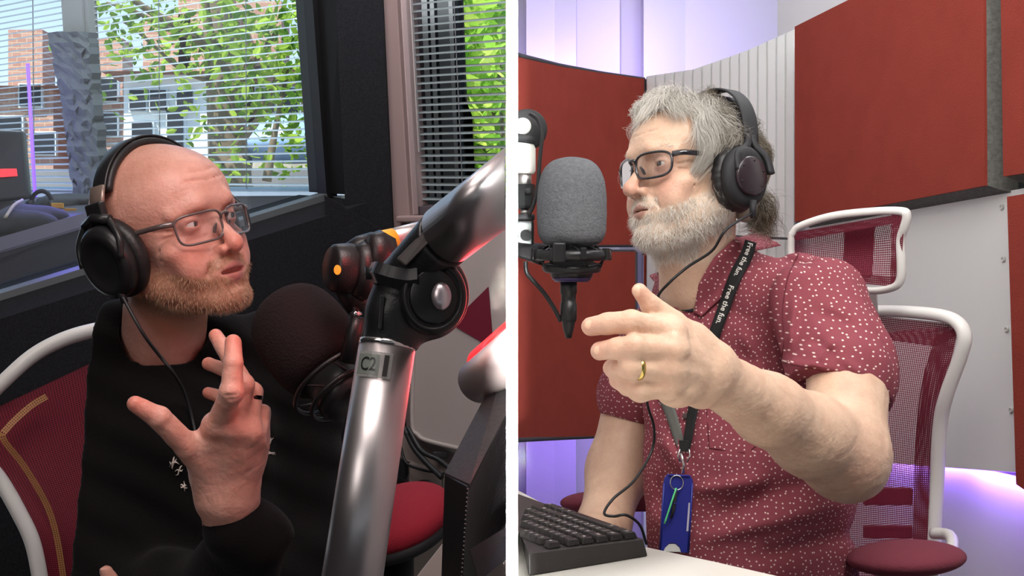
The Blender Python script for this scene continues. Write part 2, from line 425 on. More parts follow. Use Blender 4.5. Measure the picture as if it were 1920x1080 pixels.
def lens_outline(w,h,n=40,e=3.2, skew=0):
    out = []
    for t in np.linspace(0,2*PI,n,endpoint=False):
        c,s = math.cos(t),math.sin(t)
        x = math.copysign(abs(c)**(2/e),c)*w; z = math.copysign(abs(s)**(2/e),s)*h
        x *= 1+skew*z/h
        out.append((x,z))
    return out
def spectacles(name, label, O, R, w, h, rim, m_rim, cat='glasses', zc=-.006, skew=.06, arm_back=-.02, rimh=None, yoff=.098, e=3.4, armz=.010):
    t = thing(name, label, cat, to_world([0,.1,0],O,R))
    for s in (-1,1):
        pts = []
        for x,z in lens_outline(w,h,48,e,skew):
            X = s*(.0335+x*1.0); Y = yoff-.9*max(0,abs(X)-.008)**1.5*6*.33
            pts.append([X,Y,zc+z])
        pts = np.array(pts); loop = np.concatenate([pts,pts[:1]])
        mb = MB().tube(to_world(loop,O,R), rim, 8, cap=False, ref=R[:,1]); mb.build('rim', m_rim, t, True)
        c = pts.mean(0); q = to_world(np.concatenate([pts*.995+c*.005,[c+[0,.0012,0]]]),O,R)
        n = len(pts); MB().add(q,[(i,(i+1)%n,n) for i in range(n)]).build('lens', M_lens, t, True)
        hx = s*(.0335+w+.001); hy = float(pts[np.argmax(pts[:,0]*s)][1])
        arm = smooth_path([[hx,hy,zc+armz],[s*.076,hy-.012,zc+armz+.001],[s*.081,.03,zc+armz+.001],[s*.081,arm_back,zc+armz+.001]],6)
        rr = np.linspace(1,.8,len(arm))*(rim*1.35)
        MB().tube(to_world(arm,O,R), rr, 8, flat=1.7, ref=R[:,2]).build('temple_arm', m_rim, t, True)
    br = smooth_path([[-.0335+w,yoff+.0005,zc+h*.35],[-.005,yoff+.004,zc+h*.62],[.005,yoff+.004,zc+h*.62],[.0335-w,yoff+.0005,zc+h*.35]],5)
    MB().tube(to_world(br,O,R), rim*1.15, 8, ref=R[:,2]).build('bridge', m_rim, t, True)
    for s in (-1,1):
        MB().tube(to_world([[s*.0125,yoff-.002,zc+.001],[s*.0112,yoff-.008,zc-.004],[s*.0125,yoff-.010,zc-.010]],O,R), [.0012,.0026,.002], 8).build('nose_pad', m_rim, t, True)
    return t

# ============================================================ person on the left (shaved head, black sweatshirt)
LX = nrm([-.6,-.77,-.22]); LY = np.array([.77,-.62,.14]); LY = nrm(LY-LX*np.dot(LX,LY)); LZ = np.cross(LX,LY)
_c,_s = math.cos(.07),math.sin(.07); LX,LY = LX*_c+LY*_s, LY*_c-LX*_s
LR = np.stack([LX,LY,LZ],1); LO = np.array([-.443,1.80,1.2247])
optL = dict(open=.0030, jaw=.98, fat=.001, nose=1.02, slit=.0029)
def neck_l(p):
    a = to_world([0,-.022,-.045],LO,LR); b = P(300,735,1.94); return cap(p,a,b,.053,.060)
def body_head_l(p):
    q = to_local(p,LO,LR); d = head_sdf(q,optL)
    nk = neck_l(p)
    nk = smin(nk, cap(p,to_world([.045,-.035,-.05],LO,LR),P(335,690,1.86),.012,.010),.02)
    return smin(d, nk+.0007*wob(p,60,8), .022)
shoulderR = P(160,765,1.90); elbowR = P(205,1120,1.82)
shoulderL = P(545,690,2.02); elbowL = P(560,1060,1.98)
wristR = P(424,945,1.555)
def palm_l(p):
    # back of the right hand faces the camera
    kn = [P(402,800,1.515),P(438,806,1.512),P(468,812,1.522),P(489,820,1.540)]
    wr = [P(398,930,1.552),P(420,935,1.552),P(440,935,1.556),P(452,930,1.562)]
    d = None
    for a,b,ra,rb in zip(kn,wr,(.0150,.0150,.0145,.0130),(.017,.019,.019,.017)):
        c = cap(p,a,b,ra,rb); d = c if d is None else smin(d,c,.012)
    d = smin(d, cap(p,P(385,890,1.545),P(395,830,1.525),.017,.015), .014)
    return d
FL = dict(
 thumb=[P(398,895,1.545),P(350,835,1.510),P(298,783,1.485),P(254,757,1.475)],
 index=[P(408,798,1.510),P(434,735,1.470),P(437,682,1.475),P(437,642,1.490)],
 middle=[P(438,804,1.512),P(457,722,1.508),P(430,668,1.535),P(405,630,1.562)],
 ring=[P(468,810,1.522),P(474,735,1.530),P(435,698,1.570),P(391,682,1.590)],
 little=[P(488,818,1.540),P(492,775,1.550),P(440,752,1.585),P(390,737,1.600)])
RL = dict(thumb=[.0165,.0140,.0125,.0088], index=[.0130,.0118,.0105,.0090], middle=[.0130,.0108,.0096,.0082], ring=[.0125,.0102,.0090,.0076], little=[.0115,.0090,.0080,.0068])
def hand_l(p):
    d = palm_l(p)
    for k in ('thumb','index','middle','ring','little'):
        f = chain(p, FL[k], RL[k], .003)
        if k != 'thumb': f = smin(f, sph(p, FL[k][1], RL[k][1]*1.05), .004)
        d = smin(d, f, .008 if k!='thumb' else .012)
    # tendons and knuckles
    for k,w in (('index',P(410,930,1.53)),('middle',P(422,930,1.53)),('ring',P(436,930,1.535)),('little',P(448,930,1.54))):
        m = FL[k][0]+np.array([0,-.006,0]); d = smin(d, sph(p,m,.0108), .010)
    d = smax(d, -cap(p,P(418,752,1.458),P(448,748,1.460),.0008), .003)
    d = smax(d, -cap(p,P(420,742,1.457),P(450,739,1.459),.0007), .003)
    for (ax,ay,bx,by) in ((395,835,408,880),(432,838,437,900),(460,842,452,900)):
        d = smin(d, cap(p,P(ax,ay,1.516),P(bx,by,1.533),.0020,.0016)+.001, .008)
    d = smin(d, cap(p,P(424,935,1.557),P(470,1130,1.66),.030,.042), .02)
    return d+.0006*wob(p,170,21)+.0004*wob(p,420,22)
V1,F1 = polygonize(body_head_l, LO-[.17,.17,.30], LO+[.17,.15,.14], .0021)
V2,F2 = polygonize(hand_l, P(215,1060,1.44)-[0,0,0], P(530,600,1.66)+np.array([.0,.02,0]), .0015)
# the other hand tucked under the elbow: fingertips
fingers_other = [[P(230,1120,1.70),P(205,1085,1.685),P(186,1052,1.675)],[P(250,1150,1.70),P(225,1130,1.68),P(205,1105,1.67)],[P(270,1170,1.70),P(245,1150,1.68),P(222,1128,1.665)],[P(290,1190,1.70),P(268,1170,1.68),P(243,1152,1.665)]]
def hand_l2(p):
    d = ell(p,P(300,1150,1.71),(.045,.018,.05))
    for c in fingers_other: d = smin(d, chain(p,c,[.0105,.0095,.0078],.003), .006)
    d = smin(d, cap(p,P(310,1160,1.72),P(520,1150,1.80),.030,.035), .01)
    return smin(d, chain(p,[P(320,1150,1.70),P(290,1130,1.69),P(268,1112,1.68)],[.013,.011,.0085],.003), .006)
V3,F3 = polygonize(hand_l2, P(160,1230,1.62), P(560,1035,1.84), .003)
body = MB(); body.add(V1,F1); body.add(V2,F2); body.add(V3,F3)
person_l = thing('person', 'bearded person with shaved head in black sweatshirt, gesturing beside the blinds', 'person', (-.43,1.85,.45))
bo = body.build('body', skinL, person_l, True)
q = to_local(V1,LO,LR); bd,lp,rd = head_masks(q,optL)
# stubble shadow on the shaved scalp
scalp = sstep(.025,.05,q[:,2]-.55*q[:,1])*.22
z2 = np.zeros(len(V2)+len(V3))
def nail_mask(V, nails):
    m = np.zeros(len(V))
    for c,r in nails: m = np.maximum(m, 1-sstep(.8,1.0,np.linalg.norm((V-c)/r,axis=1)))
    return m
vmask(bo,'beard',np.concatenate([np.maximum(bd*.85,scalp),z2])); vmask(bo,'lip',np.concatenate([lp,z2]))
tip = np.zeros(len(V2))
for k in FL: tip = np.maximum(tip, np.exp(-np.sum((V2-FL[k][-1])**2,1)/.00035))
for k in ('index','middle','ring','little'): tip = np.maximum(tip, .7*np.exp(-np.sum((V2-FL[k][0])**2,1)/.0002))
vmask(bo,'red',np.concatenate([rd, tip*.8, np.zeros(len(V3))])); vmask(bo,'nail',np.concatenate([np.zeros(len(V1)),z2]))
eyes(person_l, LO, LR, gaze=(-.42,1,-.08))
# beard stubble
def beard_strands(V, F_, O, R, opt, count, L0, L1, r0, seed, thr=.35, down=.6, out=.8, segs=3, curl=.2):
    q = to_local(V,O,R); bd,lp,_ = head_masks(q,opt)
    me = np.cross(V[F_[:,1]]-V[F_[:,0]], V[F_[:,2]]-V[F_[:,0]]); fn = me/(np.linalg.norm(me,axis=1)[:,None]+1e-12)
    fb = bd[F_].mean(1)*(1-lp[F_].max(1)); cen = V[F_].mean(1)
    c = to_local(cen,O,R); ok = (fb>thr)&(c[:,2]>-.14)&~((c[:,2]<-.1)&(c[:,1]<.0))
    idx = np.where(ok)[0]; rs = np.random.RandomState(seed); wgt = fb[idx]; wgt = wgt/wgt.sum()
    k = rs.choice(idx, count, p=wgt); u = rs.rand(count,2)
    a,b_,c_,d_ = [V[F_[k,i]] for i in range(4)]
    root = (a*(1-u[:,:1])+b_*u[:,:1])*(1-u[:,1:])+(d_*(1-u[:,:1])+c_*u[:,:1])*u[:,1:]
    ql = to_local(root,O,R)
    side = np.sign(ql[:,:1])*np.clip(np.abs(ql[:,:1])/.03,0,1)
    dirs = fn[k]*out+np.outer(np.ones(count),-R[:,2])*down+side*.15*R[:,0]+.25*rs.randn(count,3)*.6
    dirs /= np.linalg.norm(dirs,axis=1)[:,None]
    ln = L0+(L1-L0)*rs.rand(count)
    ln = ln*np.where((ql[:,2]>-.062)&(ql[:,1]>.07), .6, 1)
    return strands(root, dirs, ln, r0, segs, seed, bend=lambda p,t: -R[:,2]*.25, curl=curl, kinkf=160)
hm = hair_mat('ginger_grey_stubble', S(150,100,70), S(214,178,148))
V,Fq,tone = beard_strands(V1,F1,LO,LR,optL,7500,.0030,.0060,.00021,11)
s_ = mk('beard', V, Fq, hm, person_l); vmask(s_,'tone',tone)
# eyebrows
def brows(O,R,parent,m,count,ln,r0,seed,zoff=.0205):
    rs = np.random.RandomState(seed); t = rs.rand(count); s = np.where(rs.rand(count)<.5,-1,1)
    x = s*(.014+.036*t); z = zoff+.0035*np.sin(t*2.2)-.004*t**2+.0022*rs.randn(count); y = .0925-.021*t**1.6+.0
    root = to_world(np.stack([x,y,z],1),O,R)
    d = np.stack([s*1.0,.25-.6*t,.35*rs.randn(count)*.6+.2],1)@R.T; d /= np.linalg.norm(d,axis=1)[:,None]
    for side in (-1,1):
        k = s==side; V,Fq,tone = strands(root[k],d[k],ln*(.6+.6*rs.rand(k.sum())),r0,3,seed,curl=.1)
        o = mk('eyebrow',V,Fq,m,parent); vmask(o,'tone',tone)
brows(LO,LR,person_l,hm,260,.007,.00025,4)

# sweatshirt
def torso_l(p):
    d = cap(p,P(330,830,1.95),P(370,1330,1.97),.150,.165)
    d = smin(d, cap(p,P(225,735,1.90),P(455,700,1.98),.070,.070), .06)
    d = smin(d, cap(p,shoulderR+[.012,0,-.01],elbowR,.068,.078), .04)
    d = smin(d, cap(p,P(300,690,1.925),P(340,800,1.90),.070,.10), .05)
    d = smin(d, cap(p,P(225,625,1.90),P(160,750,1.91),.042,.06), .05)
    d = smin(d, cap(p,shoulderL,elbowL,.070,.060), .04)
    d = smin(d, cap(p,P(430,650,1.93),P(545,690,2.0),.045,.06), .05)
    return d
def shirt_l(p):
    d = torso_l(p)
    sl = chain(p,[elbowR,P(400,1130,1.70),P(470,1010,1.585)],[.062,.056,.040],.02)
    sl = smin(sl, cap(p,P(447,992,1.572),P(470,1010,1.585),.0385,.041),.01)
    wr = wob(p,34,31)*.004+np.sin(p@np.array([60,20,110])+2*wob(p,14,5))*.0030*sstep(.0,.3,wob(p,9,4)+.4)
    d = smin(d, sl, .03)
    d = smin(d, cap(p,P(600,1060,1.95),P(330,1140,1.74),.056,.044), .04)
    d = smin(d, d, .01)+wr
    col = neck_l(p)
    d = smax(d, -cap(p,to_world([0,-.022,-.045],LO,LR),P(304,658,1.885),.058,.058), .006)                                       # neck opening
    # ribbed collar ring
    a = P(318,668,1.865); n = nrm(to_world([0,0,0],LO,LR)-P(300,735,1.87)+np.array([.0,-.055,0]))
    return d
def collar_ring(c, n, xa, rx, ry, r, parent, m, name='collar', tilt=None, n_=40):
    R = frame(n, xa); th = np.linspace(0,2*PI,n_+1)
    pts = [c+R@np.array([rx*math.cos(t),ry*math.sin(t),0]) for t in th]
    return MB().tube(pts, r, 8, cap=False, flat=1.8, ref=n).build(name, m, parent, True)
V4,F4 = polygonize(shirt_l, P(20,1470,1.55)-[0,.12,0], P(700,540,2.25), .0048)
M_sweat = mat('black_sweatshirt_cloth', S(17,15,16), rough=.92, bump=.5, bscale=300, spec=.08, sheen=.05)
so = mk('sweatshirt', V4, F4, M_sweat, person_l, True)
M_cuff = mat('grey_shirt_neckband', S(70,68,68), rough=.9)

# small printed motif on the chest beside the wrist
M_print = mat('white_print', S(205,195,185), rough=.8)
def surf_hit(f, px, py, y0, y1):
    ys = np.linspace(y0,y1,300); d = f(np.array([P(px,py,y) for y in ys])); k = np.argmax(d<0.0005)
    return ys[k] if (d<0.0005).any() else y1
rs = np.random.RandomState(8)
for (cx,cy,sc_) in ((325,868,10),(336,882,9),(345,912,9),(505,830,11),(508,850,10)):
    mb = MB()
    for j in range(3):
        a = rs.rand()*6.28; L_ = sc_*(.6+.6*rs.rand()); pts = []
        for t in np.linspace(-1,1,5):
            px = cx+L_*t*math.cos(a)+rs.randn(); py = cy+L_*t*math.sin(a)+3*math.sin(3*t)
            Y = surf_hit(shirt_l,px,py,1.5,2.1)-.0008; pts.append(P(px,py,Y))
        mb.tube(pts,[.0003,.0012,.0016,.0012,.0003],5,flat=.8)
    mb.build('chest_print', M_print, so, True)

# ring on the ring finger
def ring(name,label,a,b,t,r,w,m,cat='ring'):
    c = a+(b-a)*t; R = frame(b-a); prof = [(r-.0012,-w),(r,-w*.8),(r+.0006,0),(r,w*.8),(r-.0012,w)]
    mb = MB(); th = 28; pr = prof+[prof[0]]
    P_ = []
    for k in np.linspace(0,2*PI,th,endpoint=False):
        for rr,z in prof: P_.append(c+R@np.array([rr*math.cos(k),rr*math.sin(k),z]))
    n = len(prof); Fc = [(i*n+j,((i+1)%th)*n+j,((i+1)%th)*n+(j+1)%n,i*n+(j+1)%n) for i in range(th) for j in range(n)]
    o = mb.add(P_,Fc).build(name,m,None,True); return tag(o,label,cat)
M_gold = mat('gold', S(212,186,110), rough=.22, metal=1); M_dkring = mat('dark_ring_metal', S(70,50,50), rough=.15, metal=1)
ring('ring','dark metal ring on a finger of the raised hand before the black sweatshirt',FL['ring'][0],FL['ring'][1],.86,.0114,.0028,M_dkring)

M_rimL = mat('smoky_grey_frame', S(84,72,70), rough=.25, spec=.6, coat=.4)
spectacles('eyeglasses','smoky grey rectangular eyeglasses worn by the person with the shaved head',LO,LR,.0285,.0185,.0016,M_rimL,zc=-.007,skew=.05,yoff=.100,armz=.012,e=4.2)

# headphones of the person on the left
def arc_pts(R0, z0, w, top, yb, n=28, a0=0, a1=PI, ytop=0):
    out = []
    for t in np.linspace(a0,a1,n):
        out.append([w*math.cos(t), yb+ytop*math.sin(t), z0+(top-z0)*math.sin(t)])
    return np.array(out)
def band(mb, pts, O, R, wid, th, up=None):
    """flat band following pts in head space, wide along y"""
    pts = np.array(pts,float); n = len(pts); T = np.gradient(pts,axis=0); T /= np.linalg.norm(T,axis=1)[:,None]
    W = np.tile([0,1.,0],(n,1)); W -= T*np.sum(W*T,1)[:,None]; W /= np.linalg.norm(W,axis=1)[:,None]; N = np.cross(T,W)
    wid = np.broadcast_to(wid,(n,)); th = np.broadcast_to(th,(n,)); sec = [(-1,-.5),(-.85,-1),(.85,-1),(1,-.5),(1,.5),(.85,1),(-.85,1),(-1,.5)]
    V = [pts[i]+W[i]*a*wid[i]/2+N[i]*b*th[i]/2 for i in range(n) for a,b in sec]; m = 8
    Fc = [(i*m+j,i*m+(j+1)%m,(i+1)*m+(j+1)%m,(i+1)*m+j) for i in range(n-1) for j in range(m)]+[list(range(m))[::-1],[(n-1)*m+j for j in range(m)]]
    mb.add(to_world(V,O,R),Fc); return mb
hpL = thing('headphones','black studio headphones with round cups worn on the shaved head','headphones', to_world([.1,0,0],LO,LR))
band(MB(), [[.0835*math.cos(t),-.014,.034+.0855*math.sin(t)] for t in np.linspace(.38,PI-.38,40)], LO,LR,.030,.009).build('headband_pad', M_lea, hpL, True)
band(MB(), [[.0905*math.cos(t),-.014,.034+.0925*math.sin(t)] for t in np.linspace(.36,PI-.36,40)], LO,LR,.026,.0035).build('headband', M_blk, hpL, True)
for s in (-1,1):
    band(MB(), [[s*.0850,-.013,.074],[s*.0905,-.013,.060],[s*.0950,-.013,.046]],LO,LR,.026,.006).build('slider', M_grey, hpL, True)
    MB().box(to_world([s*.0975,-.012,.042],LO,LR),(.011,.030,.026),LR).build('slider_housing', M_blk, hpL, False, bevel=.003)
    ax = frame(nrm(LR@np.array([s*1.0,.0,-.16])), LR[:,1]); cc = to_world([s*.086 if s>0 else -.081,-.010 if s>0 else -.022,-.018],LO,LR)
    # y axis of the cup frame is roughly head up
    MB().lathe([(.022,-.012),(.040,-.014),(.046,-.006),(.046,.004),(.040,.009),(.001,.009)],ax,cc,40,1,1.12).build('ear_pad', M_lea, hpL, True)
    MB().lathe([(.038,.006),(.043,.010),(.043,.020),(.038,.027),(.030,.029),(.027,.026),(.012,.027),(.001,.027)],ax,cc,40,1,1.1).build('cup', M_blk, hpL, True)
    yk = [[s*.102,-.034,.032],[s*.108,-.050,.006],[s*.112,-.048,-.020]]; yk2 = [[s*.102,.010,.032],[s*.108,.028,.006],[s*.112,.026,-.020]]
    mb = MB().tube(to_world(smooth_path(yk,5),LO,LR),.0045,8); mb.tube(to_world(smooth_path(yk2,5),LO,LR),.0045,8)
    mb.tube(to_world([[s*.101,-.036,.030],[s*.104,-.012,.037],[s*.101,.012,.030]],LO,LR),.0065,8); mb.build('yoke', M_blk, hpL, True)
cab = smooth_path([to_world([.100,-.004,-.062],LO,LR),P(232,560,1.72),P(268,625,1.715),P(300,668,1.74),P(322,695,1.745),P(343,730,1.775),P(358,775,1.79),P(370,830,1.78)],8)
for i in range(len(cab)):
    d = shirt_l(cab[i:i+1])[0]; k=0
    while d<.004 and k<60: cab[i][1]-=.003; d = shirt_l(cab[i:i+1])[0]; k+=1
MB().tube(cab,.0022,8).build('cable', M_cable, hpL, True)
MB().tube([to_world([.102,-.004,-.052],LO,LR),to_world([.103,.0,-.074],LO,LR)],.0048,10).build('cable_sleeve', M_blk, hpL, True)

# ============================================================ person on the right (grey hair and beard, dotted shirt)
RX = nrm([-.53,.83,-.13]); RY = np.array([-.84,-.54,.05]); RY = nrm(RY-RX*np.dot(RX,RY)); RZ = np.cross(RX,RY)
RR = np.stack([RX,RY,RZ],1); RO = np.array([.268,2.12,1.326])
optR = dict(crown=.93, open=0, jaw=1.03, fat=.004, nose=1.05, slit=.0029, lump=.0007)
def neck_r(p):
    return cap(p,to_world([0,-.02,-.05],RO,RR),P(1305,600,2.20),.056,.060)
def body_head_r(p):
    q = to_local(p,RO,RR); d = head_sdf(q,optR)
    nk = smin(neck_r(p), cap(p,to_world([0,.045,-.095],RO,RR),P(1275,540,2.14),.022,.026), .03)
    return smin(d, nk+.0008*wob(p,60,8), .025)
FR = dict(
 thumb=[P(1300,640,1.640),P(1262,606,1.615),P(1220,572,1.600),P(1199,545,1.595)],
 index=[P(1256,622,1.590),P(1184,604,1.575),P(1140,607,1.580),P(1108,612,1.590)],
 middle=[P(1260,656,1.580),P(1190,650,1.560),P(1155,654,1.570),P(1125,658,1.582)],
 ring=[P(1256,692,1.582),P(1186,690,1.565),P(1164,692,1.585),P(1146,690,1.605)],
 little=[P(1250,722,1.590),P(1200,730,1.580),P(1178,724,1.590),P(1158,714,1.605)])
RRd = dict(thumb=[.0190,.0150,.0118,.0088], index=[.0160,.0132,.0124,.0108], middle=[.0155,.0128,.0120,.0108], ring=[.0150,.0124,.0120,.0100], little=[.0155,.0135,.0115,.0095])
elbR = P(1585,858,1.86); wrR = P(1332,704,1.66)
def hand_r(p):
    d = None
    wr = [P(1315,672,1.645),P(1318,692,1.635),P(1318,715,1.635),P(1312,735,1.645)]
    for k,w_,ra,rb in zip(('index','middle','ring','little'),wr,(.0155,.016,.016,.0155),(.019,.021,.021,.019)):
        c = cap(p,FR[k][0],w_,ra,rb); d = c if d is None else smin(d,c,.012)
    d = smin(d, cap(p,P(1300,640,1.64),P(1335,680,1.65),.020,.026), .016)
    for k in FR:
        f = chain(p, FR[k], RRd[k], .003)
        if k!='thumb': f = smin(f, sph(p,FR[k][1],RRd[k][1]*1.04), .004)
        d = smin(d, f, .007 if k!='thumb' else .013)
    d = smin(d, ell(p,P(1268,738,1.61),(.022,.016,.016)), .012)
    for k in ('index','middle','ring','little'):
        d = smin(d, sph(p,FR[k][0]+np.array([.004,-.004,0]),.0135), .010)
    for (a,b,c_,e) in ((1262,632,1318,668),(1266,662,1322,684),(1264,694,1322,702)):
        d = smin(d, cap(p,P(a,b,1.570),P(c_,e,1.612),.0022,.0016)+.0008, .010)
    arm = chain(p,[wrR,P(1440,768,1.745),P(1520,816,1.81),elbR],[.033,.043,.052,.056],.02)
    arm = smin(arm, ell(p,P(1600,884,1.86),(.028,.028,.028)), .03)
    d = smin(d, arm, .022)
    d = smin(d, cap(p,elbR+[.0,0,.006],P(1590,700,1.95),.052,.058), .03)
    return d+.0006*wob(p,150,21)+.0004*wob(p,400,22)
def arm_far_r(p):
    d = cap(p,P(1205,700,2.38),P(1160,880,2.34),.056,.050)
    d = smin(d, cap(p,P(1160,880,2.34),P(1130,990,2.24),.050,.040), .03)
    return smin(d, cap(p,P(1130,990,2.24),P(1085,1030,2.02),.038,.028), .03)+.0008*wob(p,60,2)
VA,FA = polygonize(body_head_r, RO-[.17,.17,.34], RO+[.17,.15,.14], .0021)
VB,FB = polygonize(hand_r, np.array([.07,1.48,.80]), np.array([.60,2.08,1.20]), .0019)
VC,FC = polygonize(arm_far_r, np.array([.05,1.90,.55]), np.array([.40,2.50,1.12]), .0035)
person_r = thing('person', 'grey haired bearded person in dotted maroon shirt, seated in profile with hand raised', 'person', (.35,2.15,.45))
bm_ = MB(); bm_.add(VA,FA); bm_.add(VB,FB); bm_.add(VC,FC)
bo = bm_.build('body', skinR, person_r, True)
q = to_local(VA,RO,RR); bd,lp,rd = head_masks(q,optR); zB = np.zeros(len(VB)); zC = np.zeros(len(VC))
vmask(bo,'beard',np.concatenate([bd*.75,zB,zC])); vmask(bo,'lip',np.concatenate([lp*.8,zB,zC]))
tip = np.zeros(len(VB))
for k in FR: tip = np.maximum(tip, np.exp(-np.sum((VB-FR[k][-1])**2,1)/.0003)*.45)
elb = np.exp(-np.sum((VB-P(1600,880,1.81))**2,1)/.002)*.3
vmask(bo,'red',np.concatenate([rd*.8,np.maximum(tip,elb),zC]))
nails = [(FR['index'][-1]+np.array([-.001,-.0085,.002]),(.0075,.004,.0062)),(FR['middle'][-1]+np.array([-.001,-.0085,.001]),(.0075,.004,.006)),(FR['thumb'][-1]+np.array([-.004,-.006,.0]),(.005,.005,.008))]
vmask(bo,'nail',np.concatenate([np.zeros(len(VA)),nail_mask(VB,nails),zC]))
eyes(person_r, RO, RR, gaze=(.05,1,-.02))
hgm = hair_mat('silver_blond_hair', S(92,80,62), S(232,228,220), .42)
hbm = hair_mat('white_beard_hair', S(196,182,162), S(250,246,240), .45)
V,Fq,tone = beard_strands(VA,FA,RO,RR,optR,11000,.005,.0145,.00024,12,thr=.3,down=1.0,out=.6,segs=4,curl=.35)
s_ = mk('beard', V, Fq, hbm, person_r); vmask(s_,'tone',tone)
brows(RO,RR,person_r,hbm,320,.010,.0003,4,zoff=.021)
# hair: lumpy cap plus long wavy locks
def hair_cap(p):
    q = to_local(p,RO,RR); x,y,z = q.T
    d = ell(q,(0,-.018,.034),(.081,.102,.083))
    d = smin(d, cap(q,(-.045,-.072,-.03),(-.04,-.078,-.06),.026,.018), .03)
    d = smin(d, cap(q,(.045,-.072,-.03),(.04,-.078,-.06),.026,.018), .03)
    d = d+.003*wob(q*np.array([1,1,.5]),75,6)
    face = (y-.052-.9*np.maximum(0,.062-z)*-.0)-(.0)
    # hairline: keep only above/behind a slanted border
    bord = np.maximum(y-(.040+.35*(z-.06)), 0)
    cut = y-np.interp(z,[-.1,-.03,.03,.075,.09,.1],[-.03,-.004,.012,.030,.055,.08])
    return smax(d, cut*.7, .008)
VH,FH = polygonize(hair_cap, RO-[.18,.18,.20], RO+[.18,.18,.15], .003)
ho = mk('hair', VH, FH, hgm, person_r, True); vmask(ho,'tone',.35+.3*wob(VH,60,3))
CT = None
def locks():
    global CT
    rs = np.random.RandomState(77); cen = []; wv = []
    gc = []     # guides: root, direction, length
    for i in range(620):
        th = rs.rand()*2*PI; ph = rs.rand()
        u = np.array([math.cos(th)*math.sqrt(1-ph*ph), math.sin(th)*math.sqrt(1-ph*ph), ph*1.35-.35])
        u = nrm(u); r = np.array([.079,.100,.080])*u+np.array([0,-.018,.034])
        if r[1] > np.interp(r[2],[-.1,-.03,.03,.075,.09,.1],[-.03,-.004,.012,.030,.055,.08]): continue
        if r[2] < -.075: continue
        gc.append((r,u))
    R_,D_,L_,out = [],[],[],[]
    for r,u in gc:
        front = r[1] > .02; low = r[2] < .03
        if front: d = nrm(np.array([.45*np.sign(r[0]) ,.8,.45])+.35*rs.randn(3)); ln = .050+.026*rs.rand()
        elif low: d = nrm(np.array([np.sign(r[0])*.35,-.25+.1*rs.randn(),-1.0])+.2*rs.randn(3)); ln = .052+.03*rs.rand()
        else:
            d = nrm(np.array([np.sign(r[0])*.8,.15+.3*rs.randn(),-.10])+.3*rs.randn(3)+u*.25); ln = .055+.03*rs.rand()
            if r[1] < -.05: d = nrm(np.array([r[0]*4,-.7,-.5])+.25*rs.randn(3)); ln = .065+.03*rs.rand()
        n = 34
        if abs(r[1]+.045)<.016 and r[2]>.0 and abs(r[0])>.02: continue
        R_.append(r+.0050*rs.randn(n,3)); D_.append(np.tile(d,(n,1))+.16*rs.randn(n,3)); L_.append(ln*(.55+.6*rs.rand(n)))
    # nape curls
    for i in range(46):
        s = -1 if rs.rand()<.7 else 1
        r = np.array([s*(.035+.035*rs.rand()), -.088-.02*rs.rand(), -.035-.055*rs.rand()]); d = nrm(np.array([s*.3,-.55+.2*rs.randn(),-.8+.4*rs.randn()]))
        n = 34; R_.append(r+.006*rs.randn(n,3)); D_.append(np.tile(d,(n,1))+.12*rs.randn(n,3)); L_.append((.034+.018*rs.rand())*(.7+.5*rs.rand(n)))
    # sideburn sweep in front of the ear cushion
    for i in range(60):
        s = -1 if rs.rand()<.75 else 1; t = rs.rand()
        r = np.array([s*(.070+.008*rs.rand()), .012+.030*t, .030+.035*t*rs.rand()+.01]); d = nrm(np.array([s*.10,-.12-.25*t+.08*rs.randn(),-1.0]))
        n = 26; R_.append(r+.004*rs.randn(n,3)); D_.append(np.tile(d,(n,1))+.09*rs.randn(n,3)); L_.append((.048+.022*rs.rand())*(.7+.5*rs.rand(n)))
    # locks over the brow
    for i in range(110):
        r = np.array([-.050+.10*rs.rand(), .040+.022*rs.rand(), .094+.010*rs.rand()]); d = nrm(np.array([.35*rs.randn()+.35*np.sign(r[0]),.75,.45])+.20*rs.randn(3))
        n = 22; R_.append(r+.0045*rs.randn(n,3)); D_.append(np.tile(d,(n,1))+.10*rs.randn(n,3)); L_.append((.034+.022*rs.rand())*(.7+.5*rs.rand(n)))
    for i in range(520):      # flyaway strands
        th = rs.rand()*2*PI; ph = rs.rand()**.6; u = nrm([math.cos(th)*math.sqrt(1-ph*ph), math.sin(th)*math.sqrt(1-ph*ph), ph]); r = np.array([.083,.106,.086])*u+np.array([0,-.018,.036])
        if r[1] > np.interp(r[2],[-.1,-.03,.03,.075,.09,.1],[-.03,-.004,.012,.030,.055,.08]): continue
        if abs(r[1]+.045)<.02: continue
        n = 3; R_.append(r+.002*rs.randn(n,3)); D_.append(np.tile(nrm(u*.8+.9*rs.randn(3)),(n,1))+.08*rs.randn(n,3)); L_.append((.022+.03*rs.rand())*(.7+.5*rs.rand(n)))
    CT = np.concatenate([np.full(len(a),rs.rand()) for a in R_]); Rt = np.concatenate(R_); Dr = np.concatenate(D_); Ln = np.concatenate(L_)
    Dr /= np.linalg.norm(Dr,axis=1)[:,None]
    def bend(p,t):
        q = to_local(p,RO,RR); g = np.zeros_like(q); g[:,2] = -.34
        # stay outside the skull
        e = q-np.array([0,-.018,.034]); rr = np.array([.083,.105,.084]); l = np.linalg.norm(e/rr,axis=1)
        g += (e/(np.linalg.norm(e,axis=1)[:,None]))*np.clip(np.where(q[:,1]>.02,1.10,1.03)-l,0,.5)[:,None]*5.5
        pull = np.clip(l-np.where(q[:,1]>.02,1.14,1.06),0,.3)[:,None]*5.0*(q[:,2:3]>-.02)+.8*(q[:,2:3]<-.02)*np.clip(l-1.05,0,.6)[:,None]; g -= e/(np.linalg.norm(e,axis=1)[:,None])*pull
        g += .50*np.stack([wob(q,95,41,2),wob(q,95,42,2),wob(q,95,43,2)],1)
        return g@RR.T
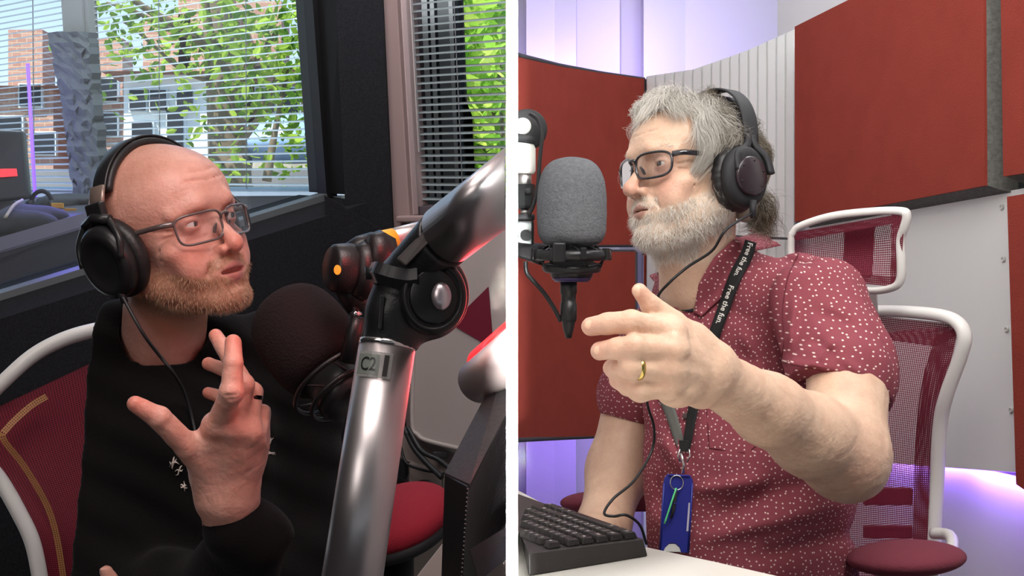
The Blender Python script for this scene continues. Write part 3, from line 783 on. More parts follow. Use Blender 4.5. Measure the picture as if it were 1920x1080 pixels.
    return strands(to_world(Rt,RO,RR), Dr@RR.T, Ln, .00025, 8, 5, bend=bend, curl=.13, kinkf=110)
V,Fq,tone = locks()
n_per = 27; tn = tone.reshape(-1,n_per)[:,0]; tn = np.clip(-.05+.25*np.repeat(tn,n_per)+.65*np.repeat(CT,n_per)+.55*(to_local(V,RO,RR)[:,1]/.1),0,1)
lo_ = mk('hair_locks', V, Fq, hgm, ho); vmask(lo_,'tone',tn)

# shirt with small white dots
def shirt_mat():
    m = mat('dotted_maroon_cotton', S(134,66,76), rough=.85, bump=.35, bscale=420, spec=.2)
    n = m.node_tree.nodes; L = m.node_tree.links; b = n['Principled BSDF']; t = n.new('ShaderNodeTexCoord')
    v = n.new('ShaderNodeTexVoronoi'); v.voronoi_dimensions = '2D'; v.inputs['Scale'].default_value = 118; v.inputs['Randomness'].default_value = .75
    L.new(t.outputs['UV'], v.inputs['Vector'])
    v2 = n.new('ShaderNodeTexVoronoi'); v2.inputs['Scale'].default_value = 118; v2.inputs['Randomness'].default_value = .75
    L.new(t.outputs['Object'], v2.inputs['Vector'])
    r = n.new('ShaderNodeValToRGB'); r.color_ramp.elements[0].position = .105; r.color_ramp.elements[1].position = .155
    r.color_ramp.elements[0].color = (*S(226,200,194),1); r.color_ramp.elements[1].color = (*S(134,66,76),1)
    L.new(v.outputs['Distance'], r.inputs[0]); L.new(r.outputs[0], b.inputs['Base Color']); return m
M_shirt = shirt_mat()
def sleeve_r(p):
    return chain(p,[P(1535,575,2.06),P(1578,690,1.975),P(1578,716,1.952)],[.075,.071,.074],.03)
def torso_r(p):
    d = cap(p,P(1395,640,2.23),P(1420,860,2.20),.118,.142)
    d = smin(d, cap(p,P(1420,860,2.20),P(1432,1130,2.18),.142,.150), .05)
    d = smin(d, cap(p,P(1345,570,2.20),P(1500,560,2.13),.070,.072), .05)
    d = smin(d, cap(p,P(1300,545,2.24),P(1240,640,2.36),.060,.060), .05)
    d = smin(d, cap(p,P(1345,500,2.21),P(1320,610,2.20),.058,.085), .03)
    d = smin(d, cap(p,P(1300,760,2.22),P(1315,1000,2.18),.075,.085), .06)
    d = smin(d, cap(p,P(1235,650,2.36),P(1192,748,2.36),.066,.068), .03)
    return d
FOLDS = [(1492,560,1478,650,7,9),(1530,640,1600,700,-6,10),(1500,705,1565,635,7,11),(1620,700,1560,668,6,9),(1600,610,1530,585,-5,12),(1545,690,1470,680,6,8),
 (1440,480,1540,505,-4,10),(1350,760,1450,720,5,12),(1240,820,1290,900,8,14),(1250,880,1230,960,-6,14),(1330,970,1560,885,-9,22),(1320,1010,1600,940,8,18),(1300,920,1430,900,6,14),
 (1400,1050,1640,990,-7,20),(1230,960,1260,1040,7,12),(1250,640,1290,780,-5,12),(1210,700,1215,790,5,10),(1390,620,1440,700,5,14),(1160,770,1200,700,4,8),(1210,620,1225,700,-4,8)]
def folds(p):
    px = 960+F*p[:,0]/p[:,1]; py = 540-F*(p[:,2]-CZ)/p[:,1]; f = 0
    for (ax,ay,bx,by,am,wd) in FOLDS:
        d = np.array([bx-ax,by-ay],float); L2 = d@d; ex_ = px-ax; ey2 = py-ay; t = np.clip((ex_*d[0]+ey2*d[1])/L2,0,1)
        r = np.hypot(ex_-t*d[0],ey2-t*d[1]); f = f-am*.0016*np.exp(-(r/wd)**2)*(1-.75*np.abs(2*t-1)**3)
    return f*(p[:,1]<2.26)+.0036*wob(p,38,71)-.0065*np.abs(wob(p*np.array([1,1,.6]),48,72,3))+.003
def neck_cut(p): return smin(cap(p,to_world([0,-.02,-.05],RO,RR),P(1300,540,2.19),.060,.059),cap(p,P(1290,500,2.14),P(1282,592,2.08),.045,.014),.02)
def shirt_r(p):
    d = torso_r(p); sl = sleeve_r(p)
    d = smin(d, sl, .018)
    d = d+folds(p)
    # cut the sleeve hem: below a plane across the upper arm
    hn = nrm(P(1560,770,1.95)-P(1590,640,2.00)); hc = P(1556,728,1.935)
    arm_zone = cap(p,P(1578,690,1.975),P(1590,900,1.87),.085)
    hem = smax(arm_zone, -(p-hc)@hn, .002)        # region below the hem near the arm
    t2 = torso_r(p)+folds(p)
    inner = cap(p,P(1560,640,2.03),P(1592,900,1.87),.0635)
    d2 = np.minimum(smax(smax(sl+folds(p)*.6, (p-hc)@hn, .002), -inner, .002), t2)
    d = np.where((p-hc)@hn>-.03, d2, d)
    # far sleeve hem
    hn2 = nrm(P(1188,790,2.35)-P(1215,690,2.36)); hc2 = P(1165,786,2.35)
    far = cap(p,P(1200,690,2.36),P(1150,880,2.34),.085)
    reg = (far<0)&((p-P(1235,760,2.28))@nrm([1,-.35,0])<0)
    d = np.where(reg, np.maximum(d,(p-hc2)@hn2), d)
    d = smax(d, -(neck_cut(p)-.002), .004)
    # open front V at the collar
    return d
VS,FS = polygonize(shirt_r, np.array([.06,1.86,.55]), np.array([.62,2.50,1.30]), .0036)
def dot_uv(o, off=(0,0,0)):
    me = o.data; n = len(me.vertices); co_ = np.empty(n*3); me.vertices.foreach_get('co',co_); co_ = co_.reshape(-1,3)+np.array(o['_loc'])
    ax = P(1440,700,2.24); e = co_-ax; th_ = np.arctan2(e[:,0],-e[:,1]); rr = np.hypot(e[:,0],e[:,1])
    U_ = th_*(.6*.17+.4*rr); Vv = co_[:,2]
    uv = me.uv_layers.new(name='UVMap'); li = np.empty(len(me.loops),np.int32); me.loops.foreach_get('vertex_index',li)
    uv.data.foreach_set('uv', np.stack([U_[li],Vv[li]],1).ravel().astype(np.float32))
sh = mk('shirt', VS, FS, M_shirt, person_r, True); dot_uv(sh)
# sleeve hem band, collar, placket
def on_surf(f, px, py, y0=1.7, y1=2.5, off=.001):
    Y = surf_hit(f,px,py,y0,y1); return P(px,py,Y-off)
def strip_on(f, line, width, n=40, off=.0015, th=.001, m=5, y0=1.7, y1=2.5, ymax=9):
    pts = smooth_path([[a,b,0] for a,b in line], 10)[:,:2]; T = np.gradient(pts,axis=0); T /= np.linalg.norm(T,axis=1)[:,None]
    N = np.stack([-T[:,1],T[:,0]],1); w_ = np.broadcast_to(np.array(width,float),(len(pts),)) if np.ndim(width)==0 else np.interp(np.linspace(0,1,len(pts)),np.linspace(0,1,len(width)),width)
    G = np.zeros((len(pts),m,3))
    for j,u in enumerate(np.linspace(-.5,.5,m)):
        for i in range(len(pts)):
            c = pts[i]+N[i]*w_[i]*u; Yq = min(surf_hit(f,c[0],c[1],y0,y1)-off,ymax); G[i,j] = P(c[0],c[1],Yq)
    # smooth the depth so the strip lies taut
    for k in range(6): G[1:-1,:,1] = np.minimum(G[1:-1,:,1], (G[:-2,:,1]+G[2:,:,1])/2)
    return G
def collar_leaf(line, wd, off=.004):
    G = strip_on(lambda p: np.minimum(shirt_r(p),neck_r(p)), line, wd, off=off, m=6)
    return MB().shell(G, (0,.0022,0))
dot_uv(collar_leaf([(1432,432),(1395,462),(1360,500),(1332,545),(1308,590)],[30,44,54,50,16],.007).build('collar', M_shirt, sh, True))
dot_uv(collar_leaf([(1228,512),(1244,550),(1268,588)],[22,34,12],.008).build('collar', M_shirt, sh, True))
G = strip_on(shirt_r, [(1300,590),(1290,700),(1283,850),(1285,1060)], 26, off=.0012); dot_uv(MB().shell(G,(0,.002,0)).build('button_placket', M_shirt, sh, True))
M_btn = mat('grey_button', S(84,68,66), rough=.35)
for bx,by in ((1341,536),(1286,780),(1287,905)):
    c = on_surf(shirt_r,bx,by,off=.006); MB().lathe([(.0004,-.001),(.0048,-.001),(.0055,.0006),(.0035,.0012),(.0004,.0008)],frame((-.1,-1,0)),c,20).build('button',M_btn,sh,True)
# chest pocket
pk = [(1330,705),(1450,700),(1462,800),(1400,850),(1330,840),(1322,720)]
M_stitch = mat('maroon_seam_thread', S(96,34,46), rough=.9)
pl = []
for i in range(len(pk)-1):
    for t in np.linspace(0,1,12,endpoint=False): pl.append(on_surf(shirt_r,pk[i][0]*(1-t)+pk[i+1][0]*t,pk[i][1]*(1-t)+pk[i+1][1]*t,off=.0002))
MB().tube(pl,.0009,5).build('pocket_edge', M_stitch, sh, True)
seam = [on_surf(shirt_r,x,y,off=.0002) for x,y in smooth_path([[1500,470,0],[1478,520,0],[1468,580,0],[1470,640,0],[1462,690,0]],8)[:,:2]]
MB().tube(seam,.0013,5).build('armhole_seam', M_stitch, sh, True)
seam = [on_surf(shirt_r,x,y,off=.0002) for x,y in smooth_path([[1448,676,0],[1520,690,0],[1590,708,0],[1646,722,0]],8)[:,:2]]
MB().tube(seam,.0010,5).build('hem_seam', M_stitch, sh, True)
M_navy = mat('navy_undershirt', S(22,24,38), rough=.9)
G = strip_on(lambda p: np.minimum(shirt_r(p),neck_r(p)+.0), [(1243,505),(1252,545),(1275,575),(1300,580)],[10,10,10,10],off=.004); MB().shell(G,(0,.002,0)).build('undershirt_neckband', M_navy, person_r, True)

tag(ring('x','x',FR['ring'][0],FR['ring'][1],.84,.0136,.0034,M_gold),'gold wedding band on the pale hand raised before the dotted shirt','ring').name = 'ring'
M_rimR = mat('black_acetate_frame', S(22,18,26), rough=.15, coat=.8, spec=.6)
spectacles('eyeglasses','black rectangular eyeglasses on the grey haired person',RO,RR,.0285,.0190,.0020,M_rimR,zc=-.004,skew=.04,yoff=.102,armz=.012,e=3.0)

# headphones on the right
hpR = thing('headphones','black padded headphones worn over silver grey hair','headphones', to_world([-.1,0,0],RO,RR))
hb_y = -.040
band(MB(), [[.092*math.cos(t), hb_y-.012*math.sin(t), .026+.094*math.sin(t)] for t in np.linspace(.15,PI-.15,36)], RO,RR,.034,.010).build('headband_pad', M_lea, hpR, True)
band(MB(), [[.1015*math.copysign(abs(math.cos(t))**.85,math.cos(t)), hb_y-.012*math.sin(t), .026+.106*math.sin(t)**.9] for t in np.linspace(.05,PI-.05,36)], RO,RR,.028,.004).build('headband', M_blkm, hpR, True)
M_cap = mat('dark_cup_cap', S(40,28,34), rough=.3, coat=.3)
for s in (-1,1):
    ax = frame(nrm(RR@np.array([s*1.0,-.02,-.08])), RR[:,1]); cc = to_world([s*.088,-.022,-.024],RO,RR)
    pr = [(.022,-.013),(.034,-.016),(.043,-.010),(.0455,-.002),(.043,.006),(.036,.010),(.001,.010)]
    mbp = MB().lathe(pr,ax,cc,72,1,1.12); v = mbp.V[0].copy(); k = np.arange(len(v))//72
    ang = (np.arange(len(v))%72)*2*PI/72; rad = v-cc; rad -= np.outer(rad@ax[:,2],ax[:,2]); l = np.linalg.norm(rad,axis=1)[:,None]+1e-9
    v += rad/l*(.0012*np.sin(ang*18+np.sin(ang*5)*2))[:,None]*((k>0)&(k<5))[:,None]; mbp.V[0] = v
    mbp.build('ear_pad', M_lea, hpR, True)
    MB().lathe([(.036,.006),(.042,.009),(.042,.018),(.037,.024),(.030,.026),(.001,.026)],ax,cc,48,1,1.1).build('cup', M_blkm, hpR, True)
    cap_ = MB().lathe([(.029,.022),(.029,.031),(.027,.033),(.001,.033)],ax,cc,48).build('cup_cap', M_cap, hpR, True)
    for j in range(6):
        a_ = j*PI/3+.4; c_ = cc+ax@np.array([.023*math.cos(a_),.023*math.sin(a_),.0332])
        MB().lathe([(.0016,-.0005),(.0016,.0004),(.0003,.0006)],ax,c_,10).build('screw', M_blk, cap_, True)
    # two-armed yoke
    for yo in (-.030,.030):
        pts = smooth_path([[s*.100,hb_y+.004*np.sign(yo),.040],[s*.106,hb_y+yo*.30+.004,.022],[s*.113,-.030+yo*.95,.004],[s*.118,-.030+yo*1.05,-.020]],6)
        band(MB(),pts,RO,RR,.011,.007).build('yoke', M_blkm, hpR, True)
cab = smooth_path([to_world([-.112,-.026,-.080],RO,RR),P(1362,430,1.96),P(1335,470,1.98),P(1290,500,2.00),P(1255,530,2.00),P(1232,560,2.02),P(1222,620,2.02),P(1212,740,2.00),P(1226,800,2.03),P(1222,845,2.04),P(1190,900,2.00),P(1150,935,1.97),P(1133,962,1.96),P(1150,968,1.96),P(1175,966,1.96),P(1200,985,2.0),P(1212,1020,2.02)],8)
for i in range(len(cab)):
    k = 0
    while min(shirt_r(cab[i:i+1])[0],body_head_r(cab[i:i+1])[0])<.0035 and k<60: cab[i][1] -= .003; k += 1
MB().tube(cab,.0021,8).build('cable', M_cable, hpR, True)
MB().tube([to_world([-.113,-.027,-.062],RO,RR),to_world([-.112,-.026,-.088],RO,RR)],[.006,.004],10).build('cable_sleeve', M_blkm, hpR, True)

# lanyard and badge holder
M_strap = mat('black_strap', S(24,24,25), rough=.8, bump=.3, bscale=500); M_strapg = mat('grey_strap_underside', S(96,96,92), rough=.85)
M_white = mat('white_lettering', S(225,222,215), rough=.7)
lan = thing('lanyard','black lanyard with white lettering Free the fun. round the neck, over the dotted shirt','lanyard', P(1350,600,2.0))
line = [(1408,452),(1400,478),(1378,520),(1358,575),(1335,640),(1312,710),(1297,780),(1286,845)]
G = strip_on(shirt_r, line, [22,24,24,23,22,20,18,15], off=.0105, m=4, ymax=2.112)
MB().shell(G,(0,.0012,0)).build('strap', M_strap, lan, True)
line2 = [(1205,640),(1222,700),(1252,760),(1272,820),(1282,850)]
G2 = strip_on(shirt_r, line2, [18,20,22,18,12], off=.0045, m=4); MB().shell(G2,(0,.0012,0)).build('strap', M_strapg, lan, True)
def text_along(G, s, u0, size, m, parent, flip=False, name='lettering'):
    V,Fc = text_mesh(s,1.0,0,.012); cen = G.mean(1); seg = np.linalg.norm(np.diff(cen,axis=0),axis=1); cum = np.concatenate([[0],np.cumsum(seg)])
    out = []
    for v in V:
        l = u0+v[0]*size; i = np.interp(l,cum,np.arange(len(cum))); i0 = min(int(i),len(G)-2); row = G[i0]*(1-(i-i0))+G[i0+1]*(i-i0)
        wd_ = np.linalg.norm(row[-1]-row[0]); s_ = .5-(v[1]-.34)*size/wd_; j = np.clip(s_,0,1)*(len(row)-1); j0 = min(int(j),len(row)-2)
        out.append(row[j0]*(1-(j-j0))+row[j0+1]*(j-j0)+np.array([0,-.0012,0]))
    return MB().add(out,Fc).build(name,m,parent)
def u_at(py):
    cen = G.mean(1); yy = 540-(cen[:,2]-CZ)/cen[:,1]*F; seg = np.linalg.norm(np.diff(cen,axis=0),axis=1); cum = np.concatenate([[0],np.cumsum(seg)])
    return float(np.interp(py,yy,cum))
text_along(G,'Free the fun.',u_at(455),.0112,M_white,lan)
text_along(G,'Free the fun.',u_at(535),.0122,M_white,lan)
text_along(G,'Free the fun.',u_at(632),.0122,M_white,lan)
M_chrome = mat('chrome', S(200,200,200), rough=.12, metal=1)
YB = surf_hit(shirt_r,1280,870,1.7,2.5)-.024
mb = MB().tube([P(1277,850,YB),P(1283,872,YB),P(1280,888,YB)],.0022,8); mb.build('clasp', M_chrome, lan, True)
mb = MB(); mb.tube([P(1275,842,YB),P(1271,855,YB),P(1276,866,YB)],.0014,8); mb.tube([P(1292,842,YB),P(1294,855,YB),P(1288,866,YB)],.0014,8); mb.build('clasp_loop', M_chrome, lan, True)
MB().slab([P(1273,826,YB+.002),P(1292,826,YB+.002),P(1291,846,YB),P(1275,846,YB)],(0,.004,0)).build('strap_end', M_strap, lan)
bad = thing('badge_holder','blue plastic badge holder hanging from the black lanyard','badge holder', P(1266,960,YB))
M_blue = mat('blue_plastic', S(38,44,132), rough=.4); Yb = YB-.004
def bp(x,y,dy=0): return P(x,y,Yb+.022*(y-890)/150*0+dy)
out = [(1252,889),(1294,891),(1299,900),(1300,912),(1292,1037),(1277,1036),(1274,1026),(1266,1019),(1255,1019),(1247,1027),(1244,1034),(1236,1031),(1243,912),(1246,897)]
MB().prism([bp(x,y) for x,y in out],(0,.004,0)).build('shell', M_blue, bad, bevel=.0008)
fr_ = [(1252,889),(1294,891),(1299,900),(1300,912),(1292,1037),(1286,1037),(1293,915),(1288,899),(1256,897),(1249,914),(1242,1033),(1236,1031),(1243,912),(1246,897)]
mb = MB(); mb.tube([bp(1298,906,-.001),bp(1291,1034,-.001)],.0016,6); mb.tube([bp(1245,906,-.001),bp(1238,1029,-.001)],.0016,6); mb.tube([bp(1254,891,-.001),bp(1293,893,-.001)],.0013,6); mb.build('edge_rib', M_blue, bad, True)
MB().prism([bp(1244,1034,.001),bp(1247,1027,.001),bp(1255,1020,.001),bp(1266,1020,.001),bp(1274,1027,.001),bp(1277,1035,.001)],(0,.0015,0)).build('pass_card', mat('white_card',S(205,205,200),rough=.5), bad)
M_slot = mat('pale_slot', S(190,185,200), rough=.5)
MB().slab([bp(1291,943,-.0006),bp(1294.5,943,-.0006),bp(1290.5,996,-.0006),bp(1287,996,-.0006)],(0,.001,0)).build('slot', M_slot, bad)
MB().slab([bp(1241.5,945,-.0006),bp(1244.5,945,-.0006),bp(1240.5,992,-.0006),bp(1238,992,-.0006)],(0,.001,0)).build('slot', M_slot, bad)
th = np.linspace(0,2*PI,25); c = bp(1269,905,-.004); MB().tube([c+np.array([.0098*math.cos(t),.002*math.sin(t),.0105*math.sin(t)]) for t in th],.0009,8,cap=False).build('split_ring', M_chrome, bad, True)
fob = thing('key_fob','small black key fob lying on the blue badge holder','key fob', bp(1265,950,-.008))
MB().tube([bp(1269,916,-.006),bp(1266,930,-.007),bp(1263,955,-.008),bp(1258,972,-.008)],[.002,.0042,.0046,.003],10,flat=.6).build('fob_body', M_blkm, fob, True)
MB().tube([bp(1262,944,-.0125),bp(1269,944,-.0125)],.0006,6).build('fob_line', M_blue, fob, True)
tie = MB().tube(smooth_path([bp(1268,915,-.009),bp(1258,945,-.013),bp(1246,982,-.012)],5),.0014,6).build('key_tag', mat('mint_green_plastic',S(96,214,140),rough=.4), None, True)
tag(tie,'thin mint green tag hanging from the split ring of the blue badge holder','key tag')

# ============================================================ right studio
M_red = mat('red_fabric', S(140,60,50), rough=.95, bump=.6, bscale=400, spec=.1, var=.04, vscale=14)
M_foam = mat('grey_foam', S(104,104,100), rough=.95, bump=.9, bscale=260, spec=.2, var=.18, vscale=120)
M_trim = mat('dark_grey_edge', S(60,60,66), rough=.7)
M_wall = mat('white_wall_paint', S(214,214,216), rough=.8, bump=.15, bscale=40)
M_board = mat('white_board_laminate', S(222,224,222), rough=.55)
def panel(pts, thick, inset, label, group=None, back=None, rb=.020):
    """padded panel: front polygon (4 world points, tl tr br bl), grey bevelled foam edge behind it"""
    q = np.array(pts,float); n = nrm(np.cross(q[1]-q[0],q[3]-q[0])); n = n if n[1]<0 else -n
    t = thing('sound_absorber', label, 'wall panel', q.mean(0), group)
    c = q.mean(0); out = c+(q-c)*1.0
    ex = nrm(q[1]-q[0]); ey = nrm(q[0]-q[3])
    o = np.array([q[0]-ex*inset+ey*inset,q[1]+ex*inset+ey*inset,q[2]+ex*inset-ey*inset,q[3]-ex*inset-ey*inset])-n*thick
    MB().slab(q, -n*.006).build('fabric_face', M_red, t)
    Vv = np.concatenate([o-n*.004, o, q-n*.006]); Fc = [(3,2,1,0)]+[(i,(i+1)%4,4+(i+1)%4,4+i) for i in range(4)]+[(4+i,4+(i+1)%4,8+(i+1)%4,8+i) for i in range(4)]+[(8,9,10,11)]
    MB().add(Vv,Fc).build('foam_edge', M_foam, t)
    return t
# the long white wall on the right, running towards the viewer; distance falls as 1/(px-375)
def yr(px, k=1): return 3.3*1115/(px-375)*k
def W(px,py,k=1): return P(px,py,yr(px,k))
def ln(x,a,b): return a[1]+(b[1]-a[1])*(x-a[0])/(b[0]-a[0])
bot = ((1490,418),(1860,358)); top = ((1490,50),(1570,10))
panel([W(1490,50),W(1843,ln(1843,*top)),W(1846,348),W(1490,416)],.055,.016,'large red fabric acoustic panel behind the chair headrest')
panel([W(1874,-175),W(1990,-245),W(1990,314),W(1881,331)],.055,.012,'red acoustic panel running out at the upper right corner')
panel([W(1888,369),W(1990,352),W(1990,965),W(1905,908)],.055,.010,'torn-edged red acoustic panel at the right below the upper corner panel')
G = np.array([[W(x,y) for y in (ln(x,(1480,418),(1880,352)),ln(x,(1480,858),(1900,890)))] for x in np.linspace(1484,1990,6)])
nR = nrm(np.cross(G[-1,0]-G[0,0],G[0,1]-G[0,0])); nR = nR if nR[0]<0 else -nR
wb = thing('wall_board','large flat white board fixed by screws under the red panels','wall board', G.mean((0,1)))
MB().shell(G-nR*.045, -nR*.012).build('board', M_board, wb)
M_scr = mat('screw_cap', S(196,196,192), rough=.4)
for x,y in ((1838,388),(1852,386),(1841,486),(1855,483),(1847,618),(1861,617),(1863,751),(1855,770)):
    c = W(x,y)-nR*.044; MB().lathe([(.0055,-.001),(.0055,.002),(.0035,.0035),(.0034,.0015),(.001,.0015)],frame(nR),c,16).build('screw', M_scr, wb, True)
# white wall plane behind, with the lower zone
b0 = lambda x,y: W(x,y)-nR*.085
struct(mk('wall_right',[b0(1400,-900),b0(2300,-1400),b0(2300,2600),b0(1400,2000)]+[b0(1400,-900)-nR*.1,b0(2300,-1400)-nR*.1,b0(2300,2600)-nR*.1,b0(1400,2000)-nR*.1],[(0,1,2,3),(7,6,5,4),(0,4,5,1),(3,2,6,7),(1,5,6,2),(0,3,7,4)],M_wall))
# corner strip: ribbed white screen, receding from panel to the far corner
rib = thing('pleated_screen','pleated white screen between the curved red panels and the large red panel','screen', P(1350,500,3.6))
xs = np.linspace(1213,1492,17); G = []
for i in range(16):
    for j,(t,dz) in enumerate(((0,0),(.80,.004),(.90,.012),(.97,.012))):
        x = xs[i]+(xs[i+1]-xs[i])*t; Y = np.interp(x,[1213,1492],[4.02,3.42])+dz
        ytop = np.interp(x,[1213,1300,1400,1492],[143,130,95,54]); G.append([P(x,ytop,Y),P(x,1000,Y)])
MB().shell(np.array(G),(0,.02,0)).build('pleats', mat('white_pleated_board',S(226,228,226),rough=.6), rib)
MB().slab([P(1380,441,3.53),P(1492,446,3.40),P(1492,450,3.40),P(1380,446,3.53)],(0,.01,0)).build('seam_strip', M_trim, rib)
# curved red screens on the left
def cur_y(px): t = np.clip((px-966)/250,-.3,1); return 3.30+.75*t**.8 if t>0 else 3.30
def curved(x0,x1,f0,f1,label,edge=True):
    t = thing('acoustic_screen',label,'wall panel',P((x0+x1)/2,(f0((x0+x1)/2)+f1((x0+x1)/2))/2,cur_y((x0+x1)/2)),'curved red acoustic screens')
    xs = np.linspace(x0,x1,18); G = np.array([[P(x,f0(x),cur_y(x)),P(x,f1(x),cur_y(x))] for x in xs])
    MB().shell(G,(.004,.03,0)).build('fabric_face', M_red, t, False)
    mb = MB()
    for k in (0,1): mb.tube(G[:,k]+np.array([0,.012,0]), .0065, 8)
    mb2 = MB().tube(G[-1]+np.array([0,.012,0]),.008,8); mb.V += mb2.V; mb.F += [[i+mb.n for i in f] for f in mb2.F]; mb.n += mb2.n
    mb.build('edge_trim', M_trim, t, True); return t
tops = lambda x: np.interp(x,[940,971,1050,1130,1215],[92,102,122,137,149])
curved(962,1208,tops,lambda x: 459,'curved red acoustic screen, upper one behind the grey microphone')
curved(962,1191,lambda x: 472,lambda x: np.interp(x,[960,1191],[826,815]),'curved red acoustic screen, lower one behind the hanging microphone cable')
curved(1207,1262,lambda x: 474,lambda x: 815,'narrow red acoustic screen right of the lower curved one, behind the chin')
# added partition, stands for the white gutter between both studios; room shell
M_part = mat('white_added_partition', (.95,.95,.95), rough=.6)
struct(MB().box((0,(1.0+4.9)/2,1.3),(.0085,3.9,2.7)).build('wall_added_partition', M_part))
# far wall with pilasters
fw = [(950,4.55),(985,4.55),(987,4.45),(1040,4.45),(1080,4.42),(1082,4.55),(1162,4.55),(1165,4.62),(1205,4.62),(1207,4.50),(1285,4.62),(1520,4.75),(1700,4.8)]
G = np.array([[P(x,-700,Y),P(x,1900,Y)] for x,Y in fw]); G[:,0,2] = 2.6; G[:,1,2] = -.02
G[0,:,0] = .0045
struct(MB().shell(G,(0,.08,0)).build('wall_back', M_wall))
M_led = mat('violet_led', S(160,110,255), emit=S(140,80,255), estr=3)
# violet strips: light the wall above and below the screens
lamp('violet_strip_light', 'AREA', P(1090,148,4.30), P(1090,60,4.6), 2.4, S(186,158,255), 1.0,.04).data.shape='RECTANGLE'
lamp('violet_strip_light', 'AREA', P(1330,118,4.15), P(1340,20,4.7), 2.2, S(186,158,255), .7,.04)
lamp('violet_strip_light', 'AREA', P(1060,810,4.15), P(1060,880,4.6), 2.2, S(160,118,255), .8,.04)
c0,c1 = W(1640,872)-nR*.07, W(1920,893)-nR*.07
o_ = lamp('violet_strip_light', 'AREA', (c0+c1)/2, (c0+c1)/2+np.array([0,0,-1])-nR*.15, 2.2, S(160,118,255), .8,.02)
strip = MB().tube([W(1630,868)-nR*.066,W(1960,893)-nR*.066],.004,6).build('led_strip', M_led); tag(strip,'violet light strip under the lower edge of the white board','light strip')

# shock mounted microphone
M_wind = mat('grey_foam_windscreen', S(104,106,110), rough=.95, bump=1.0, bscale=330, spec=.2, var=.12, vscale=200)
mic = thing('studio_microphone','microphone in a large grey foam windscreen in front of the red screen','microphone', P(1072,560,1.95)); mc = P(1072,380,1.95)
k = 1.95/F
prof = [(0.001,-78),(44,-79),(58,-70),(64,-52),(65.5,-20),(65,10),(62,38),(53,62),(38,77),(18,84),(.001,86)]
sp = smooth_path([[a,b,0] for a,b in prof],6); sp[:,0] = np.maximum(sp[:,0],.01)
Rm = np.eye(3)
wobv = MB().lathe(sp[:,:2]*k,Rm,mc,72); v = wobv.V[0]; v += .0006*wob(v,220,5)[:,None]*nrm([1,0,.3]); wobv.build('foam_windscreen', M_wind, mic, True)
mb = MB().lathe(np.array([(1,-60),(40,-60),(42,-86),(38,-92),(42,-96),(42,-128),(38,-140),(30,-146),(1,-147)])*k,Rm,mc,40); mb.build('mic_body', M_blk, mic, True)
M_viol = mat('violet_ring', S(60,50,90), rough=.3)
mb = MB().lathe(np.array([(30,-146.5),(37,-141),(37,-142.5),(30,-149)])*k,Rm,mc,40); mb.build('base_ring', M_viol, mic, True)
sm = thing('shock_mount','black cradle shock mount holding the grey foam microphone','shock mount', mc-[0,0,100*k])
for zz,rr,n_ in ((-97,68,'outer_ring'),(-122,50,'inner_ring')):
    th = np.linspace(0,2*PI,49); MB().tube([mc+k*np.array([rr*math.cos(t),rr*math.sin(t),zz+4*math.sin(t*1)]) for t in th],.0052 if zz>-100 else .0042,8,cap=False,flat=1.5,ref=(0,0,1)).build(n_, M_blk, sm, True)
for j in range(8):
    a = j*PI/4+.25; mb = MB()
    p0 = mc+k*np.array([72*math.cos(a),72*math.sin(a),-97]); p1 = mc+k*np.array([52*math.cos(a+.35),52*math.sin(a+.35),-126]); p2 = mc+k*np.array([44*math.cos(a-.25),44*math.sin(a-.25),-82])
    MB().tube([p2,p0,p1],.0016,6).build('elastic_band', M_cable, sm, True)
    MB().box(p0,(.008,.008,.016),frame((0,0,1),(math.cos(a),math.sin(a),0))).build('band_clip', M_blk, sm, bevel=.001)
MB().box(mc+k*np.array([-26,-68,-95]),(.018,.012,.028)).build('clamp_block', M_blk, sm, bevel=.003)
# xlr plug and cable
xl = thing('microphone_cable','black cable and plug hanging under the grey microphone','cable', P(1064,600,1.95))
MB().lathe(np.array([(1,0),(17,0),(17,-26),(15,-28),(15,-44),(17,-46),(17,-76),(15,-82),(13,-84),(13,-88),(12,-90),(12,-94),(11,-96),(10,-102),(9,-104),(6,-116),(1,-117)])*k*.93,np.eye(3),P(1066,526,1.95),28).build('plug', M_blk, xl, True)
cb = smooth_path([P(985,490,1.93),P(988,512,1.93),P(1003,530,1.93),P(1022,552,1.94),P(1040,580,1.945),P(1051,602,1.95)],8); MB().tube(cb,.0031,8).build('cord', M_cable, xl, True)
# boom arm at the left of the right studio
M_wtube = mat('white_enamel_tube', S(206,206,200), rough=.35); M_alu = mat('brushed_aluminium', S(190,188,186), rough=.3, metal=1, bump=.3, bscale=60, bstretch=(1,1,30))
ba = thing('microphone_boom','white and black microphone arm at the edge of the dividing wall','microphone arm', P(985,300,1.98)); ak = 1.98/F
Y_ = 1.98
MB().lathe(np.array([(1,0),(34,0),(38,4),(38,22),(34,26),(1,26)])*ak,frame((0,-1,0)),P(988,243,Y_)+[0,.012,0],36).build('elbow_joint', M_blkm, ba, True)
MB().lathe(np.array([(1,26),(14,26),(16,28),(14,31),(1,32)])*ak,frame((0,-1,0)),P(980,238,Y_)+[0,.012,0],24).build('joint_cap', M_wtube, ba, True)
MB().tube([P(986,255,Y_),P(984,270,Y_)],[.017,.0165],20).build('joint_collar', M_blkm, ba, True)
MB().tube([P(984,266,Y_),P(984,320,Y_),P(984,326,Y_)],[.0155,.0155,.0135],28).build('sleeve', M_wtube, ba, True)
MB().tube([P(983,322,Y_),P(983,352,Y_)],.0105,20).build('inner_tube', M_alu, ba, True)
mb = MB().tube([P(984,346,Y_),P(984,386,Y_),P(984,392,Y_)],[.0145,.0145,.010],8); mb.build('swivel', M_blk, ba)
